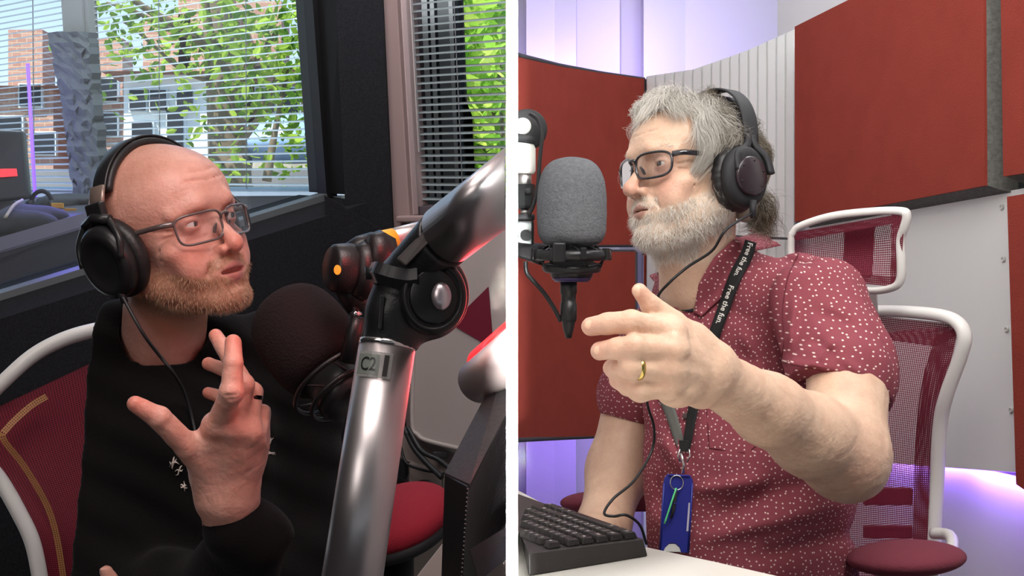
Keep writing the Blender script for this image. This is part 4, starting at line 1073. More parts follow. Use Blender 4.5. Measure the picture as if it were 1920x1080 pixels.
MB().lathe([(.0045,0),(.0045,.004),(.001,.005)],frame((0,-1,0)),P(990,358,Y_-.0145),12).build('swivel_screw', M_blkm, ba, True)
MB().tube([P(984,392,Y_),P(984,402,Y_)],.006,12).build('stem', M_alu, ba, True)
MB().tube([P(984,402,Y_),P(984,410,Y_),P(984,414,Y_)],[.014,.0145,.012],20).build('lock_nut', M_blkm, ba, True)
MB().box(P(984,438,Y_),(.026,.024,.038)).build('mount_block', M_blk, ba, bevel=.004)
MB().lathe([(.0085,0),(.0085,.001),(.0075,.0015),(.0072,.0008),(.001,.0008)],frame((0,-1,0)),P(986,441,Y_-.0125),24).build('emblem', M_blkm, ba, True)
MB().lathe([(.001,-.004),(.020,-.004),(.024,0),(.020,.004),(.001,.005)],frame((.15,-.5,.85)),P(990,470,Y_-.02),28,1.1,1).build('wing_knob', M_blkm, ba, True)
MB().tube([P(990,480,Y_),P(1015,488,1.96)],.007,10).build('mount_link', M_blk, ba, True)
cb = smooth_path([P(992,212,1.95),P(1008,225,1.955),P(1016,252,1.955),P(1012,300,1.955),P(1008,350,1.955),P(1000,385,1.955),P(992,402,1.96)],8)
MB().tube(cb,.0030,8).build('cord', M_cable, ba, True)

# desk and keyboard
tilt = math.radians(4.5)
K0 = P(1214,1028,1.75)
ex = nrm([-.36,.935,.0]); ex = nrm([ex[0],ex[1],-math.tan(tilt)*.36*.4]); ey_ = np.array([-.935,-.36,0]); ey_ = nrm([ey_[0],ey_[1],-math.tan(tilt)]); ez = np.cross(ex,ey_); ez = ez if ez[2]>0 else -ez
RK = np.stack([ex,ey_,ez],1)      # x along the keyboard away from us, y across towards the dividing wall
M_desk = mat('white_desk_top', S(232,230,222), rough=.35, spec=.5)
dk = thing('desk','white desk top at the lower edge carrying the black keyboard','desk',K0-ez*.03)
def K(x,y,z): return K0+RK@np.array([x,y,z])
# desk top: polygon in the same plane as the keyboard
def dsk(x,y): r = np.array([(x-960)/F,1,-(y-540)/F]); o = np.array([0,0,CZ]); return o+r*np.dot(K(0,0,-.0105)-o,ez)/np.dot(r,ez)
dp = [dsk(300,1500),dsk(1700,1500),dsk(1620,1110),dsk(1450,1077),dsk(1340,1052),dsk(1180,1018),dsk(1080,975),dsk(960,915)]
dp[0] = dsk(960,1500); dp = [np.array([max(.0055,v[0]),v[1],v[2]]) for v in dp]
MB().prism(dp[::-1],-ez*.022).build('desk_top', M_desk, dk, bevel=.003)
MB().box(K(-.20,.0,-.40),(.04,.04,.72)).build('leg', M_alu, dk)
M_key = mat('keyboard_black', S(52,48,47), rough=.42, bump=.15, bscale=500); M_keyc = mat('keycap_black', S(44,40,40), rough=.4, bump=.2, bscale=600)
M_leg = mat('legend_white', S(200,198,194), rough=.6)
kb = thing('keyboard','black computer keyboard lying on the white desk by the dividing wall','keyboard',K0)
KW, KL = .163, .52
def kx(v): return v
body_poly = [K(0,0,0),K(.46,0,0),K(.46,KW,.004),K(0,KW,.004)]
lim = lambda v: np.array([max(.0056,v[0]),v[1],v[2]])
top_h = lambda y: .018+.004*y/KW
GB = [K(0,0,-.010),K(.52,0,-.010),lim(K(.52,KW,-.010)),lim(K(0,KW,-.010)),K(.003,.003,.012),K(.52,.003,.012),lim(K(.52,KW,.017)),lim(K(.003,KW-.003,.017))]
MB().hexa(GB).build('case', M_key, kb, bevel=.002)
rows = [ ['Ctrl',1.25,'@',1.25,'Alt',1.25,' ',6.25,'Alt',1.25,'Fn',1.25,'',1.25,'Ctrl',1.25],
 ['Shift',1.25,'|',1,'Z',1,'X',1,'C',1,'V',1,'B',1,'N',1,'M',1,',',1,'.',1,'/',1,'Shift',2.75],
 ['Caps',1.75,'A',1,'S',1,'D',1,'F',1,'G',1,'H',1,'J',1,'K',1,'L',1,';',1,"'",1,'#',1],
 ['Tab',1.5,'Q',1,'W',1,'E',1,'R',1,'T',1,'Y',1,'U',1,'I',1,'O',1,'P',1,'[',1,']',1],
 ['`',1,'1',1,'2',1,'3',1,'4',1,'5',1,'6',1,'7',1,'8',1,'9',1,'0',1,'-',1,'=',1],
 ['Esc',1,'',.5,'F1',1,'F2',1,'F3',1,'F4',1,'',.5,'F5',1,'F6',1,'F7',1,'F8',1,'',.5,'F9',1] ]
rows[0][2] = ''
U = .0185; keys = MB(); leg = MB()
for ri,row in enumerate(rows):
    x = .009; yc = .0165+ri*U*1.07+(.006 if ri==5 else 0)
    for nme,wd in zip(row[::2],row[1::2]):
        if nme=='' and wd<1: x += wd*U; continue
        w_ = wd*U; z0 = .0125+.005*yc/KW; hk = .0085
        p0 = [K(x+.0006,yc-U/2+.0006,z0),K(x+w_-.0006,yc-U/2+.0006,z0),K(x+w_-.0006,yc+U/2-.0006,z0),K(x+.0006,yc+U/2-.0006,z0)]
        p1 = [K(x+.0030,yc-U/2+.0025,z0+hk-.001),K(x+w_-.0030,yc-U/2+.0025,z0+hk-.001),K(x+w_-.0030,yc+U/2-.0035,z0+hk),K(x+.0030,yc+U/2-.0035,z0+hk)]
        if min(v[0] for v in p0)>.006:
            keys.hexa(p0+p1)
            if nme.strip():
                V,Fc = text_mesh(nme, .0078 if len(nme)<2 else .0052, 0, .0002)
                leg.add([K(x+.0045+v[0],yc+.0035-.004*0+v[1]-.003,z0+hk+.0006) for v in V],Fc)
        x += w_
keys.build('keycaps', M_keyc, kb, bevel=.0012); leg.build('key_legends', M_leg, kb)

# office chair behind the person on the right
def mesh_mat(name, col, sc1=430, hole=.55):
    m = bpy.data.materials.new(name); m.use_nodes = True; n = m.node_tree.nodes; L = m.node_tree.links; b = n['Principled BSDF']
    b.inputs['Base Color'].default_value = (*col,1); b.inputs['Roughness'].default_value = .6
    uv = n.new('ShaderNodeUVMap'); sx_ = n.new('ShaderNodeSeparateXYZ'); L.new(uv.outputs[0], sx_.inputs[0])
    def wave(out):
        m1 = n.new('ShaderNodeMath'); m1.operation = 'MULTIPLY'; m1.inputs[1].default_value = sc1; L.new(out,m1.inputs[0])
        s1 = n.new('ShaderNodeMath'); s1.operation = 'SINE'; L.new(m1.outputs[0],s1.inputs[0]); return s1.outputs[0]
    ad = n.new('ShaderNodeMath'); ad.operation = 'ADD'; sb = n.new('ShaderNodeMath'); sb.operation = 'SUBTRACT'
    for k_ in (ad,sb): L.new(sx_.outputs[0],k_.inputs[0]); L.new(sx_.outputs[1],k_.inputs[1])
    pr_ = n.new('ShaderNodeMath'); pr_.operation = 'MULTIPLY'; L.new(wave(ad.outputs[0]),pr_.inputs[0]); L.new(wave(sb.outputs[0]),pr_.inputs[1])
    g = n.new('ShaderNodeMath'); g.operation = 'GREATER_THAN'; g.inputs[1].default_value = hole; L.new(pr_.outputs[0],g.inputs[0])
    iv = n.new('ShaderNodeMath'); iv.operation = 'SUBTRACT'; iv.inputs[0].default_value = 1; L.new(g.outputs[0],iv.inputs[1]); L.new(iv.outputs[0], b.inputs['Alpha'])
    return m
M_mesh = mesh_mat('burgundy_mesh', S(128,30,56), 900, .12); M_mesh2 = mesh_mat('burgundy_mesh_band', S(104,20,42), 900, .62)
M_wplas = mat('white_plastic', S(222,220,216), rough=.35)
M_burg = mat('burgundy_upholstery', S(112,44,58), rough=.9, bump=.6, bscale=420)
def uv_grid(name, G, m, parent, us=1, vs=1, thick=0):
    o = MB().grid(G).build(name, m, parent, True); me = o.data; uv = me.uv_layers.new(name='UVMap')
    a,b = G.shape[:2]; du = np.concatenate([[0],np.cumsum(np.linalg.norm(np.diff(G[:,b//2],axis=0),axis=1))]); dv = np.concatenate([[0],np.cumsum(np.linalg.norm(np.diff(G[a//2],axis=0),axis=1))])
    for lp in me.loops:
        i,j = divmod(lp.vertex_index,b); uv.data[lp.index].uv = (du[i],dv[j])
    if thick:
        s = o.modifiers.new('solidify','SOLIDIFY'); s.thickness = thick
    return o
def loft(left, right, n=14, m=14, bow=0):
    L_ = smooth_path(left, 6); R_ = smooth_path(right, 6); r = lambda A: A[np.linspace(0,len(A)-1,n).round().astype(int)]
    L_,R_ = r(L_),r(R_); t = np.linspace(0,1,m)[None,:,None]; G = L_[:,None]*(1-t)+R_[:,None]*t
    G[:,:,1] += bow*np.sin(PI*np.linspace(0,1,m))[None,:]; return G
def office_chair(name, label, tubes, patches, band_patches, extras, group=None, loc=(0,0,0)):
    t = thing(name, label, 'chair', loc, group); return t
ch = thing('office_chair','office chair with white frame and burgundy mesh behind the person in the dotted shirt','chair', (.6,2.35,.02))
def Q(pts): return [P(*p) for p in pts]
fr1 = smooth_path(Q([(1400,640,2.62),(1500,592,2.58),(1620,584,2.50),(1720,586,2.40),(1785,598,2.34),(1808,628,2.32),(1800,670,2.33),(1775,740,2.36),(1762,800,2.39),(1757,900,2.42),(1752,1000,2.43),(1748,1100,2.43)]),8)
MB().tube(fr1,.0105,12,flat=1.3,ref=(0,-1,0)).build('back_frame', M_wplas, ch, True)
Lp = Q([(1410,650,2.62),(1405,800,2.66),(1405,950,2.64),(1410,1100,2.62)]); Rp = Q([(1796,610,2.34),(1768,760,2.37),(1755,900,2.42),(1748,1100,2.43)])
uv_grid('back_mesh', loft(Lp,Rp,16,20,.0), M_mesh, ch)
G = loft(Q([(1600,588,2.51),(1600,600,2.51),(1600,612,2.51),(1600,628,2.51)]),Q([(1796,608,2.34),(1794,622,2.34),(1785,632,2.35),(1755,650,2.37)]),6,14)-np.array([0,.006,0]); uv_grid('mesh_band', G, M_mesh2, ch)
G = loft(Q([(1752,628,2.37),(1722,740,2.40),(1712,900,2.44),(1708,1100,2.44)]),Q([(1796,612,2.34),(1766,760,2.37),(1752,900,2.42),(1746,1100,2.43)]),14,6)-np.array([0,.006,0]); uv_grid('mesh_band', G, M_mesh2, ch)
for ya,yb in ((915,948),(986,1010)):
    MB().slab(Q([(1620,ya,2.62),(1712,ya,2.58),(1712,yb,2.58),(1620,yb,2.62)]),(0,.012,0)).build('lumbar_slat', mat('burgundy_slat',S(104,30,48),rough=.6) if 'burgundy_slat' not in MATS else MATS['burgundy_slat'], ch, bevel=.003)
# headrest
hr = smooth_path(Q([(1484,440,2.46),(1500,424,2.45),(1560,405,2.40),(1640,396,2.35),(1690,396,2.32),(1700,404,2.315),(1696,425,2.32),(1688,450,2.33),(1690,490,2.33),(1688,525,2.335),(1672,540,2.345),(1630,545,2.37),(1560,535,2.41),(1500,520,2.44),(1484,480,2.46),(1484,440,2.46)]),6)
MB().tube(hr,.0062,10,cap=False,flat=1.5,ref=(0,-1,0)).build('headrest_frame', M_wplas, ch, True)
uv_grid('headrest_mesh', loft(Q([(1486,436,2.46),(1486,475,2.47),(1498,518,2.45)]),Q([(1694,402,2.318),(1682,455,2.36),(1684,532,2.338)]),12,18,.012), M_mesh, ch)
for pts in ([(1486,436,2.46),(1694,400,2.318),(1694,416,2.318),(1490,452,2.46)],[(1494,504,2.45),(1686,520,2.34),(1684,538,2.34),(1500,522,2.45)],[(1670,402,2.33),(1695,400,2.318),(1686,536,2.338),(1668,536,2.345)]):
    q_ = np.array(Q(pts)); G = np.array([[q_[0]*(1-u)*(1-v)+q_[1]*u*(1-v)+q_[2]*u*v+q_[3]*(1-u)*v for v in np.linspace(0,1,4)] for u in np.linspace(0,1,12)])-np.array([0,.005,0]); uv_grid('mesh_band', G, M_mesh2, ch)
mb = MB().slab(Q([(1585,428,2.43),(1642,420,2.40),(1634,450,2.41),(1632,520,2.41),(1645,560,2.43),(1580,560,2.46)][0:2]+[(1636,520,2.41),(1582,520,2.44)]),(0,.012,0)); mb.build('headrest_bracket', MATS['burgundy_slat'], ch, bevel=.004)
MB().slab(Q([(1604,540,2.43),(1646,540,2.42),(1648,590,2.45),(1604,590,2.46)]),(0,.02,0)).build('neck_post', M_wplas, ch, bevel=.004)
# armrests
def arm_pad(p):
    a = cap(p,P(1650,1058,2.02),P(1772,1040,2.16),.040,.044); q = p.copy(); c = P(1700,1050,2.09)
    return ell(p,P(1700,1046,2.10),(.105,.075,.024),frame((0,0,1),nrm([.8,.55,.05])))
Va,Fa = polygonize(arm_pad, P(1700,1046,2.10)-[.16,.16,.06], P(1700,1046,2.10)+[.16,.16,.06], .004)
MB().add(Va,Fa).build('armrest', M_burg, ch, True)
MB().tube(Q([(1700,1062,2.10),(1712,1120,2.12)]),[.05,.03],16).build('armrest_support', M_wplas, ch, True)
MB().tube(smooth_path(Q([(1750,1000,2.40),(1778,1003,2.36),(1786,1020,2.30),(1780,1050,2.22)]),6),.010,10).build('arm_bracket', M_wplas, ch, True)
def arm_pad2(p): return ell(p,P(1125,942,2.55),(.075,.05,.020),frame((0,0,1),nrm([1,.2,0])))
Va,Fa = polygonize(arm_pad2, P(1125,942,2.55)-[.1,.1,.05], P(1125,942,2.55)+[.1,.1,.05], .004); MB().add(Va,Fa).build('armrest', M_burg, ch, True)
MB().slab(Q([(1186,906,2.56),(1230,906,2.56),(1230,960,2.56),(1186,960,2.56)]),(0,.03,0)).build('arm_bracket', M_burg, ch, bevel=.004)
MB().tube([(.6,2.35,.47),(.6,2.35,.10)],.03,12).build('gas_lift', M_blk, ch, True)
MB().box((.6,2.30,.505),(.46,.46,.07)).build('seat', M_burg, ch, bevel=.02)
for j in range(5):
    a = j*2*PI/5; MB().tube([(.6,2.35,.10),(.6+.28*math.cos(a),2.35+.28*math.sin(a),.06)],[.025,.015],8).build('base_leg', M_wplas, ch, True)

# ============================================================ left studio
def plane3(a,b,c):
    a,b,c = P(*a),P(*b),P(*c); n = nrm(np.cross(b-a,c-a)); 
    if n[1] > 0: n = -n
    return a,n
def hit(pl, px, py, off=0):
    a,n = pl; r = np.array([(px-960)/F,1,-(py-540)/F]); o = np.array([0,0,CZ]); a2 = a+n*off
    return o+r*(np.dot(a2-o,n)/np.dot(r,n))
M_black = mat('black_acoustic_carpet', S(34,34,37), rough=.98, bump=.9, bscale=420, spec=.1, var=.25, vscale=260)
M_blackgloss = mat('black_window_frame', S(22,22,24), rough=.45)
M_sill = mat('grey_carpet_sill', S(74,72,76), rough=.98, bump=.8, bscale=420, spec=.1, var=.2, vscale=240)
GW = plane3((10,550,2.75),(600,370,3.25),(575,10,3.18))        # plane of the inner window
def gw(x,y,off=0): return hit(GW,x,y,off)
nG = GW[1]
# wall with the window opening: outer edge polygon minus the opening, built as four slabs
wl = MB()
TL,TR,BR,BL = (-60,-60),(577,-60),(606,368),(-60,572)
wl.slab([gw(-260,560+66),gw(606,368),gw(650,560),gw(-260,1500)],-nG*.10)       # below, near part
wl.slab([gw(-260,1500),gw(650,560),gw(700,1500),gw(700,1600)],-nG*.10)
wl.build('wall_left', M_black).__setitem__('kind','structure')
# wall below: lower apron stands proud of the window plane, its top face is the carpeted ledge
A0,B0 = gw(-60,572),gw(606,368)
led = MB()
Lf = [gw(-120,600,.13),gw(606,372,.10)]       # front edge of the ledge
up = nrm(gw(575,10)-gw(600,370))
ls = [gw(-120,590),gw(612,367),gw(612,367)+nG*.16-up*.01,gw(-120,590)+nG*.16-up*.01]
led.slab(ls,-up*.9)
struct(led.build('wall_left_lower', M_black)).name = 'trim_1'
# inner frame of the window
win = thing('inner_window','wide inner window with black frame and glass to the next studio','window',gw(300,400)); win['kind'] = 'structure'; win.name = 'window_1'
def bar(a,b,wd,dp,m,name,parent,n=nG):
    a,b = np.array(a),np.array(b); d = nrm(b-a); s = np.cross(n,d)
    c = [a-s*wd/2,b-s*wd/2,b+s*wd/2,a+s*wd/2]; return MB().slab(c,n*dp).build(name,m,parent)
bar(gw(575,-60),gw(606,368),.030,.035,M_blackgloss,'window_frame',win)
bar(gw(-120,590),gw(596,371),.022,.04,mat('grey_glazing_bead',S(92,96,98),rough=.4),'window_frame',win)
MB().slab([gw(-150,-80,.005),gw(580,-80,.005),gw(606,368,.005),gw(-150,598,.005)],-nG*.006).build('pane', glass_mat('inner_pane',(.96,.98,.98),.015,.01), win)
# right of the window: deep black reveal then carpeted wall up to the light trim
c1 = P(735,450,3.20); c0 = P(706,-60,3.12)
rv = MB()
rv.slab([gw(588,-60,.03),gw(640,-60,.12),gw(672,366,.12),gw(617,362,.03)],-nG*.08)
struct(rv.build('trim_2', M_blackgloss))
cw = MB(); cw.slab([gw(626,-80,.115),P(714,-80,3.12),P(742,560,3.19),gw(655,560,.14)],(0,.10,.0))
struct(cw.build('trim_3', M_black))
cw = MB(); cw.slab([gw(608,366,.155)-0*up,P(731,440,3.12),P(760,900,3.1),gw(640,900,.155)],(0,.12,0)); 
struct(cw.build('trim_4', M_black))

# exterior wall with the right-hand window
M_pink = mat('pinkish_gloss_paint', S(168,146,144), rough=.45, bump=.1, bscale=30); M_grwall = mat('warm_grey_paint', S(150,140,134), rough=.8, bump=.15, bscale=50)
WR = plane3((735,440,3.22),(708,10,3.17),(945,400,3.02))
def wr_(x,y,off=0): return hit(WR,x,y,off)
nW = WR[1]
def xcap(pts): return [np.array([min(-.0052,v[0]),v[1],v[2]]) for v in pts]
w2 = thing('outer_window','window with pale reveal and venetian blind at the right of the left studio','window',wr_(850,200)); w2['kind'] = 'structure'; w2.name = 'window_2'
MB().slab(xcap([wr_(704,-60),wr_(741,-60),wr_(768,408),wr_(733,452)]),-nW*.07).build('window_trim', M_pink, w2, bevel=.004)
MB().slab([wr_(741,-60,.004),wr_(748,-60,.012),wr_(775,404,.012),wr_(768,408,.004)],-nW*.02).build('window_bead', M_pink, w2, bevel=.003)
MB().slab([wr_(748,-60),wr_(764,-60,-.16),wr_(792,392,-.16),wr_(772,406)],nW*.004).build('reveal', mat('pale_reveal',S(196,190,184),rough=.7), w2)
MB().slab(xcap([wr_(753,404),wr_(990,400),wr_(990,418),wr_(753,416)]),nW*.022).build('window_sill', M_pink, w2, bevel=.005)
struct(MB().slab(xcap([wr_(733,420,-.002),wr_(990,412,-.002),wr_(990,1700,-.002),wr_(760,1700,-.002)]),-nW*.10).build('wall_front_left', M_grwall)).name='wall_outer'
struct(MB().slab(xcap([wr_(733,446,.0),wr_(770,420,.0),wr_(780,900,.0),wr_(742,900,.0)]),nW*.010).build('trim_5', M_pink))
# casement seen behind the blind
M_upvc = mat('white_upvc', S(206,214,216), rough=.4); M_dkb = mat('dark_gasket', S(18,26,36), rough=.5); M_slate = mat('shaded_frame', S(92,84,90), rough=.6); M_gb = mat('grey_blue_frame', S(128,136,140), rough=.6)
def vbar(x0,x1,x0b,x1b,off,dp,m,nm): MB().slab([wr_(x0,-60,off),wr_(x1,-60,off),wr_(x1b,402,off),wr_(x0b,402,off)],-nW*dp).build(nm,m,w2)
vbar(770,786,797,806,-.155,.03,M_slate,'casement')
vbar(787,797,807,815,-.15,.03,M_upvc,'casement'); vbar(797,803,815,820,-.152,.03,M_dkb,'gasket')
vbar(803,810,820,828,-.15,.03,M_upvc,'casement'); vbar(810,817,828,834,-.152,.03,M_dkb,'gasket')
vbar(817,838,834,856,-.15,.03,M_gb,'casement'); vbar(838,845,856,862,-.148,.03,M_upvc,'casement'); vbar(845,852,862,868,-.150,.03,M_dkb,'gasket')
MB().slab(xcap([wr_(800,372,-.15),wr_(990,366,-.15),wr_(990,384,-.15),wr_(800,388,-.15)]),-nW*.03).build('casement', M_gb, w2)
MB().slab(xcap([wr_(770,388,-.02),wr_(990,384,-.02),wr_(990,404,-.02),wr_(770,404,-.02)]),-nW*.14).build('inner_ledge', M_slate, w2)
MB().slab(xcap([wr_(770,-60,-.17),wr_(990,-60,-.17),wr_(990,390,-.17),wr_(800,390,-.17)]),-nW*.004).build('pane', glass_mat('outer_pane',(.97,.98,.98),.0,.01), w2)
def blind(name,label,pt,x0t,x1t,x0b,x1b,yt,yb,n,depth,slope,m,cords,rail=True,xlim=None,droop=.35,nv=None,group=None,th=.0012):
    """pt(x,y,off): point on the blind's plane; slats run between the two side lines"""
    t = thing(name,label,'blind',pt((x0t+x1t)/2,(yt+yb)/2,0),group)
    mb = MB()
    for i in range(n):
        u = i/(n-1); y = yt+(yb-yt)*u
        xa = x0t+(x0b-x0t)*u; xb = x1t+(x1b-x1t)*u
        sl = slope(y); ya = y-0; yb_ = y+sl*(xb-xa)
        a = pt(xa,ya,0); b = pt(xb,yb_,0)
        if xlim is not None:
            if b[0] > xlim: s_ = (xlim-a[0])/(b[0]-a[0]); b = a+(b-a)*s_
        rows_ = []
        for s_ in np.linspace(-.5,.5,5):
            off = nv*depth*s_; cr = np.array([0,0,.12*depth*(1-4*s_*s_)-droop*depth*s_*0-depth*droop*(s_)])
            rows_.append([a+off+cr,b+off+cr])
        mb.shell(np.array(rows_),(0,0,-th))
    mb.build('slats', m, t)
    for cx0,cx1 in cords:
        MB().tube([pt(cx0,yt-8,.5*depth),pt(cx1,yb+2,.5*depth)],.0010,5).build('ladder_cord', M_cordm, t)
        MB().tube([pt(cx0+1,yt-8,-.5*depth),pt(cx1+1,yb+2,-.5*depth)],.0010,5).build('ladder_cord', M_cordm, t)
    return t
M_cordm = mat('blind_cord', S(120,122,124), rough=.7)
M_slat = mat('grey_green_blind_slat', S(160,172,174), rough=.35, metal=.3)
b1 = blind('venetian_blind','narrow venetian blind in front of bright green leaves', lambda x,y,o: wr_(x,y,-.06+o), 757,990,783,990,-30,372,31,.024,lambda y: (y-330)*.00034,M_slat,[(849,868)],xlim=-.0056,nv=nW,droop=.16)
MB().slab(xcap([wr_(781,384,-.05),wr_(990,382,-.05),wr_(990,391,-.05),wr_(781,393,-.05)]),-nW*.022).build('bottom_rail', mat('dark_rail',S(70,62,62),rough=.5), b1, bevel=.002)
MB().tube([wr_(767,-40,-.03),wr_(785,285,-.03)],.0022,6).build('tilt_wand', mat('clear_wand',S(170,160,158),rough=.3), b1)
MB().tube([wr_(771,-40,-.03),wr_(788,285,-.03)],.0010,5).build('pull_cord', M_cordm, b1)

# nothing of the outer wall reaches past the dividing wall
for o in list(bpy.data.objects):
    if o.type=='MESH' and (o.parent in (w2,b1) or o.name in ('wall_outer','trim_5')):
        ox = o.parent['_loc'][0] if o.parent else 0
        for v in o.data.vertices: v.co.x = min(v.co.x, -.0046-ox)
# ------------------------------------------------------------ the next studio behind the inner window
FB = plane3((10,250,4.9),(600,300,4.25),(560,-40,4.2))
def fb(x,y,o=0): return hit(FB,x,y,o)
nF = FB[1]
M_slat2 = mat('white_blind_slat', S(188,196,202), rough=.5)
blind('venetian_blind','wide white venetian blind across the window of the studio behind the inner glass', fb, -90,640,-90,650,-95,352,44,.025,lambda y: (y-330)*.00066,M_slat2,[(60,64),(296,300),(460,462),(575,588)],nv=nF,droop=.12)
M_lowwall = mat('next_room_wall', S(120,118,124), rough=.9)
MB().slab([fb(-140,352,-.02),fb(640,352,-.02),fb(660,366,.03),fb(-140,372,.05)],-nF*.05).build('sill_board', mat('white_sill',S(190,196,204),rough=.5)).name='trim_6'
bpy.data.objects['trim_6']['kind'] = 'structure'
struct(MB().slab([fb(-140,366,-.03),fb(640,364,-.03),fb(680,900,-.03),fb(-140,900,-.03)],-nF*.08).build('wall_next_room', M_lowwall))
# ragged grey foam column
M_cfoam = mat('charcoal_foam_tile', S(88,92,94), rough=.95, bump=.9, bscale=30)
mbf = MB(); ys = np.linspace(60,372,33); rs = np.random.RandomState(3)
fp = lambda x,y,o=0: fb(x,y,.10+o)
Lx = np.interp(ys,[60,100,150,200,260,372],[88,96,108,116,124,136])+rs.uniform(-3,3,33); cols = 9
G = np.array([[fp(Lx[i]+(np.interp(ys[i],[60,372],[165,192])-Lx[i])*j/(cols-1)+(rs.uniform(-2,2) if j else 0),ys[i]+rs.uniform(-2,2),.022*rs.rand()) for j in range(cols)] for i in range(33)])
fc = thing('foam_column','ragged grey foam strip hanging behind the glass beside the window blinds','foam strip',fp(140,200)); MB().shell(G,-nF*.04).build('foam', M_cfoam, fc)
# pale pillar between the two window halves
M_pil = mat('grey_pillar_paint', S(128,128,126), rough=.8)
pil = MB().slab([fb(108,-95,.05),fb(150,-95,.05),fb(166,372,.05),fb(140,372,.05)],-nF*.06); struct(pil.build('trim_7', M_pil))
pil = MB().slab([fb(153,-95,.04),fb(158,-95,.04),fb(186,372,.04),fb(176,372,.04)],-nF*.04); struct(pil.build('trim_8', M_pil))
# desk with equipment in the next studio
M_dkdesk = mat('dark_desk', S(52,48,58), rough=.6)
dkn = thing('studio_desk','dark desk with pale front edge behind the inner window glass','desk',P(100,430,3.7))
MB().slab([P(-60,480,3.10),P(150,408,3.35),P(235,366,4.0),P(-60,372,4.0)],(0,0,-.03)).build('desk_top', M_dkdesk, dkn)
MB().slab([P(-60,462,3.10),P(170,396,3.36),P(170,420,3.36),P(-60,488,3.10)],(.01,.02,0)).build('front_edge', mat('lilac_grey_edge',S(132,126,146),rough=.5), dkn)
MB().slab([P(-60,486,3.12),P(170,418,3.38),P(170,620,3.38),P(-60,620,3.12)],(.01,.02,0)).build('front_panel', M_dkdesk, dkn)
mn = thing('monitor','dark monitor with a red sign reflection at the far left behind glass','monitor',P(15,370,3.55))
MB().slab([P(-60,240,3.5),P(42,244,3.6),P(54,372,3.6),P(-60,384,3.5)],(0,.03,0)).build('screen_back', mat('monitor_shell',S(52,54,60),rough=.4), mn, bevel=.008)
MB().slab([P(-60,318,3.49),P(30,316,3.575),P(32,330,3.577),P(-60,336,3.49)],(0,.004,0)).build('red_reflection', mat('red_reflection_glow',S(230,60,70),emit=S(255,60,70),estr=1.2), mn)  # reflection of a red sign, built as a glowing slab
MB().slab([P(-30,378,3.56),P(20,376,3.56),P(34,398,3.5),P(-30,404,3.5)],(0,.03,0)).build('stand', M_blkm, mn)
hd = thing('desk_headphones','dark rounded headphones resting on the desk behind the glass','headphones',P(78,378,3.6))
th = np.linspace(0,PI,18); MB().tube([P(78,384,3.62)+np.array([.028*math.cos(t),0,.036*math.sin(t)]) for t in th],.006,8).build('headband', M_blkm, hd, True)
for s in (-1,1): MB().lathe([(.001,-.01),(.02,-.009),(.022,.0),(.018,.01),(.001,.011)],frame((s,.1,0)),P(78,390,3.62)+[s*.028,0,0],20).build('ear_cup', M_blkm, hd, True)
mx = thing('cloth_bundle','dark cloth bundle with pale cables lying on the desk behind the glass','bundle',P(40,420,3.3))
def heap(p):
    d = ell(p,P(30,420,3.32),(.10,.05,.035)); d = smin(d,ell(p,P(60,405,3.4),(.09,.05,.03)),.02); return d+.006*wob(p,60,4)
Va,Fa = polygonize(heap,P(30,415,3.33)-[.2,.15,.09],P(30,415,3.33)+[.2,.15,.09],.005); MB().add(Va,Fa).build('cloth', mat('grey_cloth',S(66,66,68),rough=.9), mx, True)
MB().tube(smooth_path([P(10,408,3.26),P(26,385,3.3),P(42,375,3.34)],6),[.004]*13,6).build('cord', mat('cream_cord',S(190,180,160),rough=.7), mx, True) if False else MB().tube(smooth_path([P(10,408,3.26),P(26,385,3.3),P(42,375,3.34)],6),.004,6).build('cord', mat('cream_cord',S(190,180,160),rough=.7), mx, True)
for i,(x,y,c_) in enumerate(((108,386,S(190,140,60)),(132,396,S(176,126,54)))):
    o = MB().box(P(x,y,3.55),(.030,.02,.014),frame((0,0,1),nrm([1,.2,.1]))).build('desk_box', mat('amber_box_'+'ab'[i],c_,rough=.6), None, bevel=.002)
    tag(o,('amber box on the desk behind the glass, near the round headphones','amber box behind the glass, next to the black ear cup')[i],'box')
def heap2(p): return smin(ell(p,P(140,378,3.75),(.10,.05,.022)),ell(p,P(105,388,3.7),(.05,.04,.03)),.02)+.006*wob(p,70,6)
Va,Fa = polygonize(heap2,P(125,380,3.72)-[.2,.12,.08],P(125,380,3.72)+[.2,.12,.08],.006); o = MB().add(Va,Fa).build('equipment_cover', M_blkm, None, True); tag(o,'low dark covered equipment on the desk under the foam strip','cover')
# violet tube standing by the far window
led_ = MB().tube([P(52,120,4.6),P(66,372,4.55)],.006,8).build('led_tube', mat('violet_tube',S(120,90,230),emit=S(110,70,255),estr=2.2), None, True); tag(led_,'slim violet light tube standing before the far blinds','light tube')
lamp('next_room_fill','AREA',P(150,-330,3.9),P(150,300,4.3),12,(.8,.9,1),.6,.4)  # added lamp above the view, lifts the dim room behind the glass
lamp('violet_tube_light','AREA',P(60,260,4.45),P(75,260,4.9),.6,S(120,90,255),.05,.6)
lamp('next_room_violet_light','AREA',P(110,330,3.4),P(80,440,3.3),.5,S(110,70,255),.2,.2)

